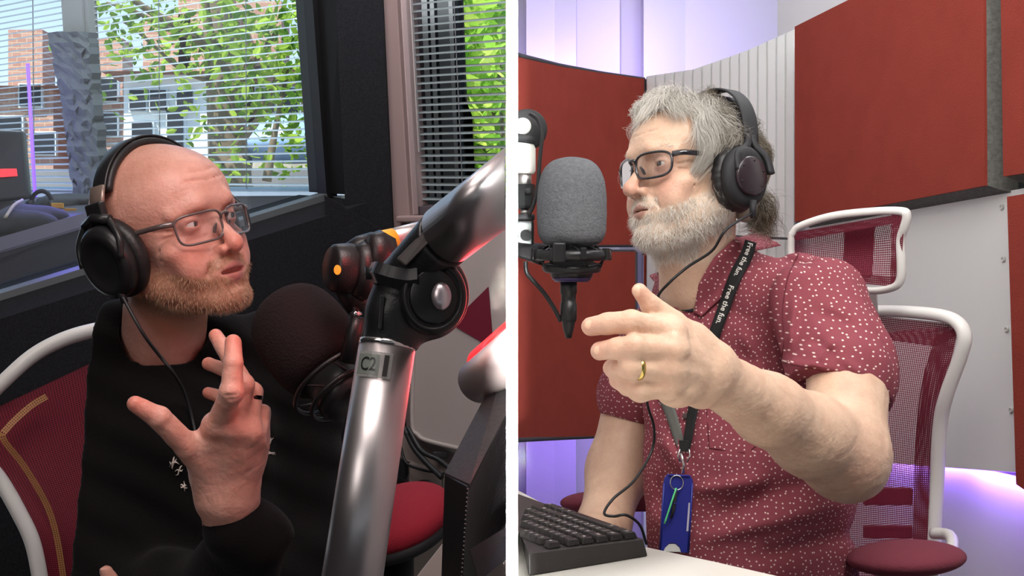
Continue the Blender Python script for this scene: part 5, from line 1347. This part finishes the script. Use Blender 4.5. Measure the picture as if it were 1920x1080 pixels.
# ------------------------------------------------------------ outside
def house(name,label,x0,x1,ytop,ybot,Y,m,roofm,roof_h,depth=5,windows=(),chim=()):
    a = P(x0,ybot,Y); a[2] = 1.86; b = P(x1,ytop,Y); cx = (a[0]+b[0])/2; t = thing(name,label,'house',(cx,Y+depth/2,a[2]))
    MB().box((cx,Y+depth/2,(a[2]+b[2])/2),(b[0]-a[0],depth,b[2]-a[2])).build('wall', m, t)
    h = roof_h; z = b[2]; xl,xr = a[0]-.15,b[0]+.15
    MB().prism([(xl,Y-.2,z),(xl,Y+depth/2,z+h),(xl,Y+depth+.2,z)],(xr-xl,0,0)).build('roof', roofm, t)
    for wx,wy,ww,wh in windows:
        c = P(wx,wy,Y); f = MB().box((c[0],Y-.02,c[2]),(ww,.08,wh)).build('window', M_upvc, t)
        MB().box((c[0],Y-.07,c[2]),(ww*.84,.02,wh*.86)).build('pane', M_dkb, f)
    for cxp,h2 in chim:
        c = P(cxp,ytop,Y+1.0); MB().box((c[0],Y+depth*.35,z+h*.6+h2/2),(.45,.5,h2+.5)).build('chimney', M_brick, t)
    return t
def brick_mat():
    m = mat('red_brick', S(176,104,80), rough=.9); n = m.node_tree.nodes; L = m.node_tree.links
    t = n.new('ShaderNodeTexCoord'); mp = n.new('ShaderNodeMapping'); mp.inputs['Rotation'].default_value = (PI/2,0,0); br = n.new('ShaderNodeTexBrick'); br.inputs['Scale'].default_value = 4
    br.inputs['Color1'].default_value = (*S(184,146,130),1); br.inputs['Color2'].default_value = (*S(168,124,108),1); br.inputs['Mortar'].default_value = (*S(190,172,150),1)
    L.new(t.outputs['Object'],mp.inputs[0]); L.new(mp.outputs[0],br.inputs['Vector']); L.new(br.outputs[0],n['Principled BSDF'].inputs['Base Color']); return m
M_brick = brick_mat(); M_render = mat('white_render', S(232,234,232), rough=.9); M_tile = mat('terracotta_roof', S(150,104,88), rough=.9, var=.15, vscale=8); M_slr = mat('slate_roof', S(104,98,100), rough=.8)
M_asph = mat('asphalt', S(120,120,122), rough=.95, var=.1, vscale=3)
gz = P(300,330,9)[2]
gr = MB().box((-6,25,.2),(50,33,3.36)).build('ground_street', M_asph); struct(gr); gr.name = 'ground'
house('house','white rendered house seen through the wide blinds above the headphones',232,425,140,330,12,M_render,M_tile,.25,4,[(262,190,.16,.2),(300,190,.16,.2),(350,190,.16,.2),(332,250,.16,.45),(270,250,.2,.2)],[(305,.35),(372,.6)])
house('house','red brick house seen through the blinds beside the foam strip',160,236,185,330,16.6,M_brick,M_tile,.3,4,[(205,170,.25,.3),(205,235,.25,.3)],[(190,.5)])
house('house','brick terrace house behind the tree at the right of the wide window',478,640,130,330,12.6,M_brick,M_slr,.35,4,[(500,190,.2,.25),(545,190,.2,.25)],[(480,.4)])
house('house','brick and cream house at the far left behind the violet tube',-200,100,165,330,17,M_brick,M_tile,.3,4,[(20,240,.35,.3),(85,270,.3,.3),(60,180,.3,.3)],[(40,.5)])
car = thing('car','small blue and white car parked beyond the tree','car',P(540,250,9.5))
def carb(p): return smin(ell(p,P(545,262,9.5)-[0,0,.04],(.55,.3,.12)),ell(p,P(545,240,9.5)-[0,0,.04],(.3,.25,.14)),.1)
Va,Fa = polygonize(carb,P(545,250,9.5)-[.8,.5,.4],P(545,250,9.5)+[.8,.5,.4],.03); MB().add(Va,Fa).build('body_shell', mat('pale_blue_paint',S(150,180,215),rough=.3), car, True)
for s in (-.32,.32): MB().lathe([(.001,-.04),(.10,-.04),(.10,.04),(.001,.04)],frame((0,1,0)),P(545,275,9.5)*[1,1,0]+[s,-.25,1.985],20).build('wheel', M_blk, car, True)
wall_ = MB().slab([P(150,292,11),P(640,300,11),P(640,310,11)*[1,1,0]+[0,0,1.87],P(150,360,11)*[1,1,0]+[0,0,1.87]],(0,.3,0)).build('garden_wall', mat('sandstone',S(176,168,150),rough=.9,var=.2,vscale=9)); tag(wall_,'low sandstone garden wall in front of the white house','wall')
def leaf_mat(name,c1,c2):
    m = mat(name,c1,rough=.6,spec=.2); n = m.node_tree.nodes; L = m.node_tree.links; b = n['Principled BSDF']
    a = n.new('ShaderNodeAttribute'); a.attribute_name = 'tone'; r = n.new('ShaderNodeValToRGB'); r.color_ramp.elements[0].color = (*c1,1); r.color_ramp.elements[1].color = (*c2,1)
    L.new(a.outputs['Fac'],r.inputs[0]); L.new(r.outputs[0],b.inputs['Base Color'])
    tr = n.new('ShaderNodeBsdfTranslucent'); L.new(r.outputs[0],tr.inputs[0]); mx = n.new('ShaderNodeMixShader'); mx.inputs[0].default_value = .5
    L.new(b.outputs[0],mx.inputs[1]); L.new(tr.outputs[0],mx.inputs[2]); L.new(mx.outputs[0],n['Material Output'].inputs[0]); return m
M_leaf = leaf_mat('green_leaf',S(70,110,40),S(178,206,80)); M_leafb = leaf_mat('bright_green_leaf',S(120,190,50),S(214,240,110)); M_bark = mat('bark',S(112,100,84),rough=.95,bump=.8,bscale=20,var=.2,vscale=8)
def leaves(cen, size, seed, name, m, parent):
    rs = np.random.RandomState(seed); n = len(cen); a = rs.randn(n,3); a /= np.linalg.norm(a,axis=1)[:,None]; b = np.cross(a,rs.randn(n,3)); b /= np.linalg.norm(b,axis=1)[:,None]; c = np.cross(a,b)
    s = (size*(.6+.8*rs.rand(n)))[:,None]
    prof = [(-1,0,0),(-.45,.42,.10),(.3,.45,.12),(1,0,-.10),(.3,-.45,.12),(-.45,-.42,.10)]
    V = np.stack([cen+s*(x*a+y*b+z*c) for x,y,z in prof],1).reshape(-1,3); i = np.arange(n)*6
    Fc = np.concatenate([np.stack([i,i+1,i+2,i+3],1),np.stack([i,i+3,i+4,i+5],1)])
    o = mk(name,V,Fc,m,parent); vmask(o,'tone',np.repeat(rs.rand(n),6)); return o
tr = thing('tree','tree with a pale trunk and long branches outside the wide window','tree',P(425,330,7.5))
MB().tube(smooth_path([P(432,1360,7.5),P(432,420,7.5),P(428,300,7.5),P(422,200,7.5),P(415,120,7.5),P(408,40,7.5),P(402,-80,7.5)],5),np.linspace(.13,.07,31),10).build('trunk',M_bark,tr,True)
brn = [([(412,110,7.5),(350,60,7.3),(280,20,7.2),(210,-30,7.1)],.035),([(410,80,7.5),(330,60,7.2),(250,20,7),(200,5,7)],.018),([(420,190,7.5),(470,120,7.3),(520,60,7.2)],.04),([(424,230,7.5),(490,200,7.4),(530,120,7.3)],.03),([(428,290,7.5),(480,230,7.3),(510,190,7.2)],.03),([(412,130,7.5),(395,60,7.3),(385,-20,7.2)],.03),([(500,340,7),(515,250,7),(540,130,7)],.025),([(418,160,7.5),(340,130,7.3),(260,60,7.1),(230,40,7.1)],.016)]
tips = []
for pts,r in brn:
    s_ = smooth_path(Q(pts),6); MB().tube(s_,np.linspace(r,r*.35,len(s_)),7).build('branch',M_bark,tr,True); tips += [(p,r) for p in s_[4:]]
rs = np.random.RandomState(9); cen = []
for p,r in tips:
    cen.append(p+rs.randn(4,3)*np.array([.12,.2,.10]))
cl = [(460,60,7,.25,70),(520,80,7,.35,170),(560,40,6.8,.3,150),(560,150,7,.3,100),(470,130,7.2,.2,60),(540,210,7,.3,80),(430,20,7,.25,50),(230,70,7.1,.2,30),(260,110,7.1,.2,30),(500,290,7,.35,60),(570,260,7,.3,60),(440,300,7,.3,30)]
for x,y,Y,s_,n_ in cl: cen.append(P(x,y,Y)+rs.randn(n_,3)*s_*np.array([1,.8,.7])*.8)
leaves(np.concatenate(cen),.034,4,'foliage',M_leaf,tr)['kind'] = 'stuff'
bh = thing('leafy_bush','bright green leafy bush filling the right-hand window','bush',P(910,300,4.6))
cen = P(915,190,5.1)+rs.randn(7500,3)*np.array([.16,.35,.42]); cen = cen[(cen[:,1]>4.0)]
# keep the bush clear of the dividing wall and the frame at its left
pxs = 960+F*cen[:,0]/cen[:,1]; cen = cen[(cen[:,0]<-.03)&(pxs>826)]
leaves(cen,.034,5,'foliage',M_leafb,bh)['kind'] = 'stuff'
for i in range(7):
    a = P(870+i*14,420,4.7); s_ = smooth_path([a,a+np.array([.02*rs.randn(),.05,.25]),a+np.array([.06*rs.randn()-.02,.05,.6])],5); s_[:,0] = np.minimum(s_[:,0],-.03)
    MB().tube(s_,.006,6).build('stem',M_bark,bh,True)
bwall = MB().slab(xcap([P(840,-80,5.7),P(990,-80,5.7),P(990,500,5.7),P(840,500,5.7)]),(0,.2,0)).build('brick_wall',M_brick); tag(bwall,'pinkish brick wall glimpsed behind the bright green bush','wall')

# ------------------------------------------------------------ wall board, trunking and cables under the right-hand window
M_bgrey = mat('pale_grey_board', S(172,164,160), rough=.6, spec=.3)
bd_ = thing('wall_board','pale grey rounded board with a maroon triangle under the right-hand window','wall board',P(870,620,2.7))
BP = plane3((770,640,2.75),(945,640,2.62),(860,830,2.66))
bq = lambda x,y,o=0: hit(BP,x,y,o)
out = [(771,640),(774,560),(800,430),(953,392),(953,862),(868,848),(800,833),(778,822),(768,796)]
nB = BP[1]
MB().prism(xcap([bq(x,y) for x,y in out]),-nB*.02).build('board',M_bgrey,bd_,bevel=.004)
MB().slab([bq(916,538,.001),bq(926,655,.001),bq(853,612,.001),bq(853,600,.001)],nB*.0015).build('triangle', mat('maroon_vinyl',S(110,20,42),rough=.6),bd_)
ol = [bq(x,y,.002) for x,y in ((776,640),(773,790),(783,815),(803,827),(868,843))]
MB().tube(smooth_path(ol,6),.0045,8).build('board_edge',M_bgrey,bd_,True)
M_trk = mat('grey_trunking', S(128,118,112), rough=.6)
tk = thing('trunking','grey plastic trunking with socket under the pale board','trunking',P(800,880,2.75))
MB().prism([P(748,800,2.78),P(775,808,2.76),P(860,852,2.72),P(866,900,2.70),P(800,880,2.73),P(752,862,2.77),P(742,830,2.78)],(0,.03,0)).build('trunk_body',M_trk,tk,bevel=.004)
MB().slab([P(766,868,2.74),P(828,884,2.72),P(830,960,2.72),P(766,905,2.74)],(0,.05,0)).build('socket_box',M_trk,tk,bevel=.004)
MB().box(P(826,852,2.69),(.03,.02,.012)).build('plug',M_blkm,tk,bevel=.002)
cbs = [([(758,802,2.72),(775,838,2.68),(800,868,2.64),(828,895,2.6)],.0055),([(765,802,2.70),(790,845,2.66),(822,862,2.62),(845,880,2.55)],.0045),([(752,840,2.72),(762,868,2.70),(790,880,2.68),(832,888,2.66)],.003),([(768,912,2.7),(790,902,2.68),(808,905,2.66),(815,925,2.66),(806,950,2.68)],.0025)]
for i,(pts,r) in enumerate(cbs):
    o = MB().tube(smooth_path(Q(pts),8),r,8).build('power_cable',M_cable,None,True)
    tag(o,('thick black cable drooping from the trunking towards the black screen','black cable crossing above the thick one towards the black screen','thin black cable sagging along the lower edge of the trunking','thin black cable looped below the grey socket box')[i],'cable')

# red chair seat seen behind the arm
M_redseat = mat('red_seat_fabric', S(150,26,44), rough=.9, bump=.6, bscale=300)
st = thing('chair','red upholstered chair with black underside behind the thick metal tube','chair',P(770,960,2.25))
def seat_(p): return ell(p,P(745,972,2.30),(.095,.11,.040),frame(nrm([-.30,-.25,.92]),(1,0,.3)))
Va,Fa = polygonize(seat_,P(745,972,2.30)-[.14,.14,.1],P(745,972,2.30)+[.14,.14,.1],.004); MB().add(Va,Fa).build('seat',M_redseat,st,True)
def seat2(p): return ell(p,P(748,992,2.31),(.10,.115,.030),frame(nrm([-.30,-.25,.92]),(1,0,.3)))
Va,Fa = polygonize(seat2,P(748,992,2.31)-[.14,.14,.1],P(748,992,2.31)+[.14,.14,.1],.004); MB().add(Va,Fa).build('seat_underside',M_blkm,st,True)
MB().tube([P(748,1010,2.31),[P(748,1010,2.31)[0],2.31,.04]],.025,12).build('gas_lift',M_blkm,st,True)
for j in range(5):
    a = j*2*PI/5; c = P(748,1010,2.31); MB().tube([[c[0],2.31,.06],[min(-.03,c[0]+.24*math.cos(a)),2.31+.24*math.sin(a),.03]],.018,8).build('base_leg',M_blkm,st,True)
wp = MB().prism(xcap([P(788,1075,1.9),P(830,1022,1.9),P(860,1022,1.9),P(860,1140,1.9),P(740,1140,1.9)]),(0,.02,0)).build('desk_corner',mat('cream_desk',S(186,176,168),rough=.5)); tag(wp,'pale corner of a desk at the bottom beside the black screen','desk')
# the dark floor-level zone behind everything in the left studio
# screen seen from behind, ribbed
sc2 = thing('computer_screen','black ribbed back of a computer screen at the bottom by the dividing wall','monitor',P(890,960,1.45))
SB = P
y0,y1 = 1.42,1.25
Lb,Lt = P(830,1110,y0),P(843,878,y0); Rt = P(905,920,1.36)
MB().hexa([P(826,1130,1.46),P(864,1150,1.40),P(864,1150,1.40)+[.0,.09,0],P(826,1130,1.46)+[0,.09,0], P(834,888,1.46),P(878,912,1.40),P(878,912,1.40)+[.0,.09,0],P(834,888,1.46)+[0,.09,0]]).build('bezel',M_blk,sc2,bevel=.002)
q_ = [P(880,905,1.40),P(962,742,1.40),P(962,1130,1.40),P(866,1130,1.40)]
tp = [P(834,886,1.46),P(881,908,1.40),np.array([-.0056,1.52,P(955,772,1.52)[2]]),np.array([-.0056,1.64,P(955,664,1.64)[2]])]
MB().slab(tp,(0,0,-.004)).build('top_cover',mat('dusty_black_plastic',S(46,42,42),rough=.6,var=.25,vscale=200),sc2)
a0,a1 = P(881,909,1.40),np.array([-.0056,1.52,P(955,772,1.52)[2]])
b0_,b1_ = P(866,1130,1.40),np.array([-.0056,1.52,P(955,980,1.52)[2]])
G = []
for i in range(72):
    u = i/71; G.append([a0*(1-u)+b0_*u+np.array([0,0,0])+(np.array([-.001,-.0025,0]) if i%2 else 0),a1*(1-u)+b1_*u+(np.array([0,-.0025,0]) if i%2 else 0)])
G = np.array(G); G[:,:,0] = np.minimum(G[:,:,0],-.0056)
MB().shell(G,(0,.004,0)).build('ribbed_back',mat('ribbed_black_plastic',S(24,22,23),rough=.35),sc2)
mbd = MB()
for i in range(26):
    u = .03+i*.037; c = a0*(1-u)+b0_*u+np.array([-.002,-.004,0]); mbd.add(np.array([c+.0011*np.array(v) for v in ((1,0,0),(-1,0,0),(0,1,0),(0,-1,0),(0,0,1),(0,0,-1))]),[(0,2,4),(2,1,4),(1,3,4),(3,0,4),(2,0,5),(1,2,5),(3,1,5),(0,3,5)])
mbd.build('stud_row',mat('grey_stud',S(120,116,116),rough=.4),sc2)
G = np.array([[P(872+16*i,1062-9*i,1.36),P(950,1036-9*i,1.36)] for i in range(2)])
MB().slab([P(880,1030,1.34),P(955,985,1.34),P(955,1040,1.30),P(900,1090,1.30)],(0,.01,-.004)).build('stand_foot',M_blk,sc2)

# ------------------------------------------------------------ big microphone arm in front
M_tube = mat('brushed_tube', S(196,190,190), rough=.36, metal=1, bump=.12, bscale=30, bstretch=(1,1,.06), var=.05, vscale=30)
M_joint = mat('black_joint', S(20,20,21), rough=.38, bump=.15, bscale=500)
arm = thing('microphone_boom','thick brushed metal microphone arm with round black elbow joint, in front of the board','microphone arm',P(700,900,1.20))
YA = 1.20
lo_t = P(646,1180,1.16); hi_t = P(727,642,YA)
MB().tube([lo_t,hi_t],[.0260,.0245],48).build('lower_tube',M_tube,arm,True)
MB().tube([hi_t-nrm(hi_t-lo_t)*.004,hi_t+nrm(hi_t-lo_t)*.0005],.0250,48).build('lower_rim',mat('bright_rim',S(210,206,204),rough=.15,metal=1),arm,True)
ja = P(735,600,YA); jb = P(745,525,YA+.005)
def joint_body(p):
    d = cap(p,P(728,660,YA),P(742,585,YA),.0240,.0240)
    d = smin(d, cap(p,P(742,585,YA),P(752,530,YA+.004),.0240,.0225), .01)
    d = smin(d, ell(p,P(800,552,YA+.006),(.037,.019,.040)), .014)
    u_ = cap(p,P(778,500,1.190),P(838,442,1.176),.0225,.0262)
    u_ = smax(u_, (p-P(833,446,1.177))@nrm(P(925,364,1.13)-P(800,462,1.19)), .002)
    d = smin(d, u_, .010)
    return smax(d, (P(728,650,YA)-p)@nrm(P(727,642,YA)-P(646,1180,1.16)), .001)
Va,Fa = polygonize(joint_body, P(790,560,1.19)-[.085,.045,.075], P(790,560,1.19)+[.065,.045,.085], .0016)
MB().add(Va,Fa).build('joint_body',M_joint,arm,True)
MB().slab([P(712,552,YA-.026),P(722,556,YA-.026),P(716,618,YA-.027),P(708,618,YA-.027)],(0,.004,0)).build('socket_ridge',M_joint,arm,bevel=.001)
up0 = P(800,462,1.19); up1 = np.array([-.0056-.028,1.12,P(985,330,1.12)[2]]); up1 = P(925,364,1.13)
dU = nrm(up1-up0)
end = up0+dU*((-.030-up0[0])/dU[0])
end_full = up0+dU*.155
# upper tube: stops against the dividing wall
def tube_to_wall(a,d,r,n=48,xw=-.0056):
    R = frame(d); th = np.linspace(0,2*PI,n,endpoint=False); ring0 = np.array([a+R@np.array([r*math.cos(t),r*math.sin(t),0]) for t in th])
    L_ = (xw-ring0[:,0])/d[0]; ring1 = ring0+L_[:,None]*d
    return MB().add(np.concatenate([ring0,ring1]),[(i,(i+1)%n,n+(i+1)%n,n+i) for i in range(n)]+[list(range(n))[::-1],[n+i for i in range(n)]])
tube_to_wall(P(838,440,1.175),dU,.0262).build('upper_tube',M_tube,arm,True)
MB().slab([P(742,486,1.165),P(760,500,1.160),P(838,420,1.150),P(816,410,1.158)],(0,.008,0)).build('cable_channel',mat('channel_plastic',S(60,55,54),rough=.4),arm,bevel=.002)
Rj = frame(nrm([.12,-1,.03])); jc = P(812,556,1.175)
MB().lathe([(.001,-.022),(.024,-.022),(.0275,-.014),(.0290,-.004),(.0280,.003),(.0250,.007),(.0235,.0073),(.0225,.0055),(.0215,.0055),(.001,.006)],Rj,jc,64,1,1.16).build('elbow_disc',M_joint,arm,True)
MB().lathe([(.0208,.0055),(.0203,.0080),(.019,.0088),(.001,.0090)],Rj,jc,56,1,1.16).build('disc_cover',mat('soft_black_cap',S(12,12,13),rough=.3),arm,True)
MB().lathe([(.0085,.0100),(.0082,.0120),(.006,.0142),(.003,.0152),(.001,.0154)],Rj,P(826,556,1.172)+[0,.001,0],36,1,1.38).build('joint_button',mat('satin_button',S(196,186,190),rough=.32,metal=.9),arm,True)
MB().tube(smooth_path([P(697,512,1.20),P(708,511,1.176),P(735,519,1.170),P(765,524,1.168),P(785,522,1.166)],6),.0042,4,flat=2.2,ref=(0,0,1)).build('clamp_band',M_blk,arm)
MB().tube([P(700,500,1.195),P(700,524,1.195)],.0075,20).build('clamp_screw',M_blk,arm,True)
# label sticker "C 2" wrapped on the tube
Rt = frame(nrm(hi_t-lo_t),(1,0,0)); tc0 = P(716,690,1.195); axis = nrm(hi_t-lo_t)
s0 = np.dot(tc0-lo_t,axis); cc0 = lo_t+axis*s0
def on_tube(u,v,r=.0254):     # u angle (0 faces the camera), v along the tube
    a = -PI/2+u; return cc0+axis*v+r*(math.cos(a)*Rt[:,0]+math.sin(a)*Rt[:,1])
front = -1 if (Rt[:,1][1] > 0) else 1
def ot(x,v,r=.0254):
    a = x/.0250; side = Rt[:,0]*math.sin(a)+(-Rt[:,1] if Rt[1,1]>0 else Rt[:,1])*math.cos(a); return cc0+axis*v+side*r
def patch(x0,x1,v0,v1,r,m,name,parent):
    G = np.array([[ot(x,v,r) for v in (v0,v1)] for x in np.linspace(x0,x1,10)]); return MB().shell(G,(0,.0002,0)).build(name,m,parent)
stk = patch(-.024,.009,-.011,.011,.0256,mat('clear_label',S(150,150,146),rough=.25,alpha=.55),'label_sticker',arm)
patch(.002,.006,-.009,.009,.0258,mat('label_bar_dark',S(48,46,46),rough=.4),'label_bar',stk); patch(-.023,-.002,-.0085,.0085,.0257,mat('label_dark_patch',S(120,128,120),rough=.3,alpha=.8),'label_patch',stk)
for ch_,xx in (('C',-.0195),('2',-.0105)):
    V,Fc = text_mesh(ch_,.0165,0,.0001); MB().add([ot(xx+v[0]*.8,v[1]-.0055,.0260) for v in V],Fc).build('lettering',M_blk,stk)

# second arm behind, with the yellow collar
a2 = thing('microphone_boom','slim metal microphone arm with yellow collar behind the thick arm','microphone arm',P(690,480,1.50))
Y2 = 1.50
MB().tube([P(712,456,Y2),P(780,438,Y2+.03),P(860,418,Y2+.07)],.0125,28).build('tube',M_tube,a2,True)
MB().tube([P(698,462,Y2-.01),P(738,452,Y2+.005)],[.0148,.0142],28).build('yellow_collar',mat('yellow_band',S(232,176,48),rough=.5),a2,True)
MB().tube([P(648,476,Y2-.02),P(675,468,Y2-.015),P(702,461,Y2-.008)],[.010,.0150,.0155],24).build('socket',M_joint,a2,True)
MB().lathe([(.001,-.030),(.020,-.030),(.023,-.024),(.024,.0),(.022,.014),(.019,.018),(.001,.019)],frame(nrm([-.80,-.55,.05])),P(648,504,Y2-.03),36,1,1.15).build('pivot_knob',M_joint,a2,True)
MB().lathe([(.004,0),(.004,.0006),(.0005,.0008)],frame(nrm([-.25,-1,.05])),P(633,506,Y2-.055),20,1,1.3).build('yellow_dot',mat('yellow_dot',S(236,178,50),rough=.5),a2)
MB().lathe([(.001,-.012),(.017,-.012),(.021,0),(.017,.012),(.001,.012)],frame(nrm([-.80,-.55,.05])),P(684,508,Y2-.03),9,1,1.6).build('star_knob',M_joint,a2,True)
MB().lathe([(.001,-.014),(.015,-.014),(.019,0),(.015,.014),(.001,.014)],frame(nrm([-.80,-.55,.05])),P(712,480,Y2-.03),9,1,1.5).build('star_knob',M_joint,a2,True)
MB().tube([P(652,525,Y2-.02),P(664,556,Y2-.015),P(672,580,Y2-.01)],[.018,.016,.012],20).build('lower_socket',M_joint,a2,True)
MB().tube([P(664,582,Y2-.02),P(671,594,Y2-.02)],.0055,14).build('threaded_stud',M_chrome,a2,True)
MB().tube([P(671,594,Y2-.02),P(664,625,Y2-.02),P(650,680,Y2-.02)],.009,12).build('stem',M_joint,a2,True)

# microphone with dark foam windscreen
mk_ = thing('studio_microphone','dark microphone in large black foam windscreen near the raised hand','microphone',P(560,640,1.56))
kk = 1.66/F; zax = nrm(P(515,558,1.58)-P(622,706,1.53)); Rm2 = frame(zax)
prof = [(.01,86),(28,84),(56,72),(74,50),(82,20),(84,-10),(82,-48),(76,-76),(64,-92),(40,-98),(.01,-98)][::-1]
sp = smooth_path([[a,b,0] for a,b in prof],6); sp[:,0] = np.maximum(sp[:,0],.01)
M_wind2 = mat('black_foam_windscreen', S(32,24,25), rough=.95, bump=.8, bscale=330, spec=.15)
MB().lathe(sp[:,:2]*kk,Rm2,P(568,628,1.555),64).build('foam_windscreen',M_wind2,mk_,True)
MB().lathe(np.array([(1,-96),(52,-96),(54,-150),(46,-160),(1,-162)])*kk,Rm2,P(568,628,1.555),32).build('mic_body',M_blk,mk_,True)
sm2 = thing('shock_mount','black wire shock mount under the dark foam microphone','shock mount',P(640,730,1.54))
c_ = P(568,628,1.555)
for zz,rr in ((-112,82),(-140,66)):
    th = np.linspace(0,2*PI,45); MB().tube([c_+kk*(Rm2@np.array([rr*math.cos(t),rr*math.sin(t),zz])) for t in th],.0028,8,cap=False).build('outer_ring' if zz>-120 else 'inner_ring',M_joint,sm2,True)
for j in range(8):
    a = j*PI/4; p0 = c_+kk*(Rm2@np.array([82*math.cos(a),82*math.sin(a),-112])); p1 = c_+kk*(Rm2@np.array([56*math.cos(a+.3),56*math.sin(a+.3),-134]))
    MB().tube([p0,p1],.0014,6).build('elastic_band',M_cable,sm2,True)

# red status tube light
tl = thing('status_light','white capped tube light glowing red beside the black screen','tube light',P(900,700,1.62))
dT = nrm(P(985,650,1.50)-P(900,720,1.60)); a_ = P(897,716,1.60)
tube_to_wall(a_,dT,.0258).build('end_cap',mat('white_end_cap',S(214,198,192),rough=.35),tl,True)
tube_to_wall(a_+dT*.018+np.array([0,.012,.012]),dT,.0225).build('light_tube',mat('red_light_tube',S(220,40,40),rough=.3,emit=S(255,40,36),estr=1.5),tl,True)
MB().lathe([(.0022,0),(.0016,.0004),(.001,-.0004)],frame(-dT),a_-dT*.0003,14).build('centre_hole',M_trk,tl,True)
lamp('reveal_fill','AREA',P(820,-420,2.7),P(800,150,3.3),2.2,(.9,.95,1),.25,.12)  # added lamp inside the room, brightens the reveal and casement bars
lamp('red_tube_light','AREA',P(905,560,1.45),P(830,560,1.3),.9,(1,.04,.05),.10,.10)
lamp('red_face_light','AREA',P(700,300,1.30),P(400,400,1.75),.25,(1,.05,.05),.06,.06)

# office chair on the left
cl_ = thing('office_chair','office chair with white frame and dark red mesh behind the person in black','chair',(-.75,2.15,.02))
MB().tube(smooth_path(Q([(-70,790,2.12),(10,712,2.14),(60,668,2.16),(110,640,2.18),(165,622,2.21),(230,612,2.26),(300,612,2.32)]),8),.0115,12,flat=1.3,ref=(0,-1,0)).build('back_frame',M_wplas,cl_,True)
MB().tube(smooth_path(Q([(-70,790,2.12),(-40,850,2.12),(0,900,2.13),(35,960,2.13),(62,1020,2.13),(80,1110,2.13)]),8),.0115,12,flat=1.3,ref=(0,-1,0)).build('back_frame',M_wplas,cl_,True)
M_meshL = mesh_mat('dark_red_mesh', S(120,16,40), 900, .50); M_meshY = mesh_mat('yellow_fleck_mesh', S(170,120,70), 900, .35)
uv_grid('back_mesh',loft(Q([(-60,790,2.13),(-20,880,2.14),(30,960,2.14),(60,1020,2.14),(78,1110,2.14)]),Q([(300,620,2.33),(310,760,2.32),(320,900,2.30),(330,1000,2.28),(335,1110,2.28)]),16,16,-.0),M_meshL,cl_)
G = [];  edge = smooth_path(Q([(92,742,2.165),(60,762,2.155),(20,800,2.135),(12,822,2.13),(50,872,2.145),(90,940,2.155),(110,1000,2.16),(125,1090,2.165)]),8)-np.array([0,.012,0])
for i,p in enumerate(edge):
    T_ = nrm(edge[min(i+1,len(edge)-1)]-edge[max(i-1,0)]); s_ = nrm(np.cross(T_,[0,1,0])); G.append([p-s_*.005,p+s_*.005])
uv_grid('mesh_seam',np.array(G),M_meshY,cl_)
MB().box((-.55,2.12,.525),(.44,.42,.07)).build('seat',M_burg,cl_,bevel=.02)
MB().tube([(-.55,2.30,.50),(-.55,2.30,.10)],.03,12).build('gas_lift',M_blk,cl_,True)
for j in range(5):
    a = j*2*PI/5; MB().tube([(-.55,2.30,.10),(-.55+.28*math.cos(a),2.30+.28*math.sin(a),.05)],[.025,.015],8).build('base_leg',M_wplas,cl_,True)

# ------------------------------------------------------------ shell of the building (out of the picture, it keeps the daylight out)
M_ceil = mat('ceiling_paint', S(200,200,200), rough=.9); M_floor = mat('dark_carpet', S(58,56,60), rough=.98, bump=.5, bscale=200)
struct(MB().prism([(-2,-1.7,2.65),(2.4,-1.7,2.65),(2.4,4.9,2.65),(.0,4.9,2.65),(.0,3.2,2.65),(-.9,3.3,2.65),(-1.0,4.2,2.65),(-3.4,4.9,2.65),(-3.4,2.4,2.65),(-2,2.4,2.65)],(0,0,.1)).build('ceiling',M_ceil))
struct(MB().box((.0,1.9,-.05),(4.0,6.0,.1)).build('floor',M_floor))
struct(MB().box((0.4,-1.6,1.3),(4.4,.1,2.8)).build('wall_rear',M_ceil))
struct(MB().box((-1.75,.6,1.3),(.1,4.4,2.8)).build('wall_side_left',mat('dark_paint',S(60,58,60),rough=.9)))
struct(MB().box((2.2,1.4,1.3),(.1,6.0,2.8)).build('wall_side_right',M_wall))
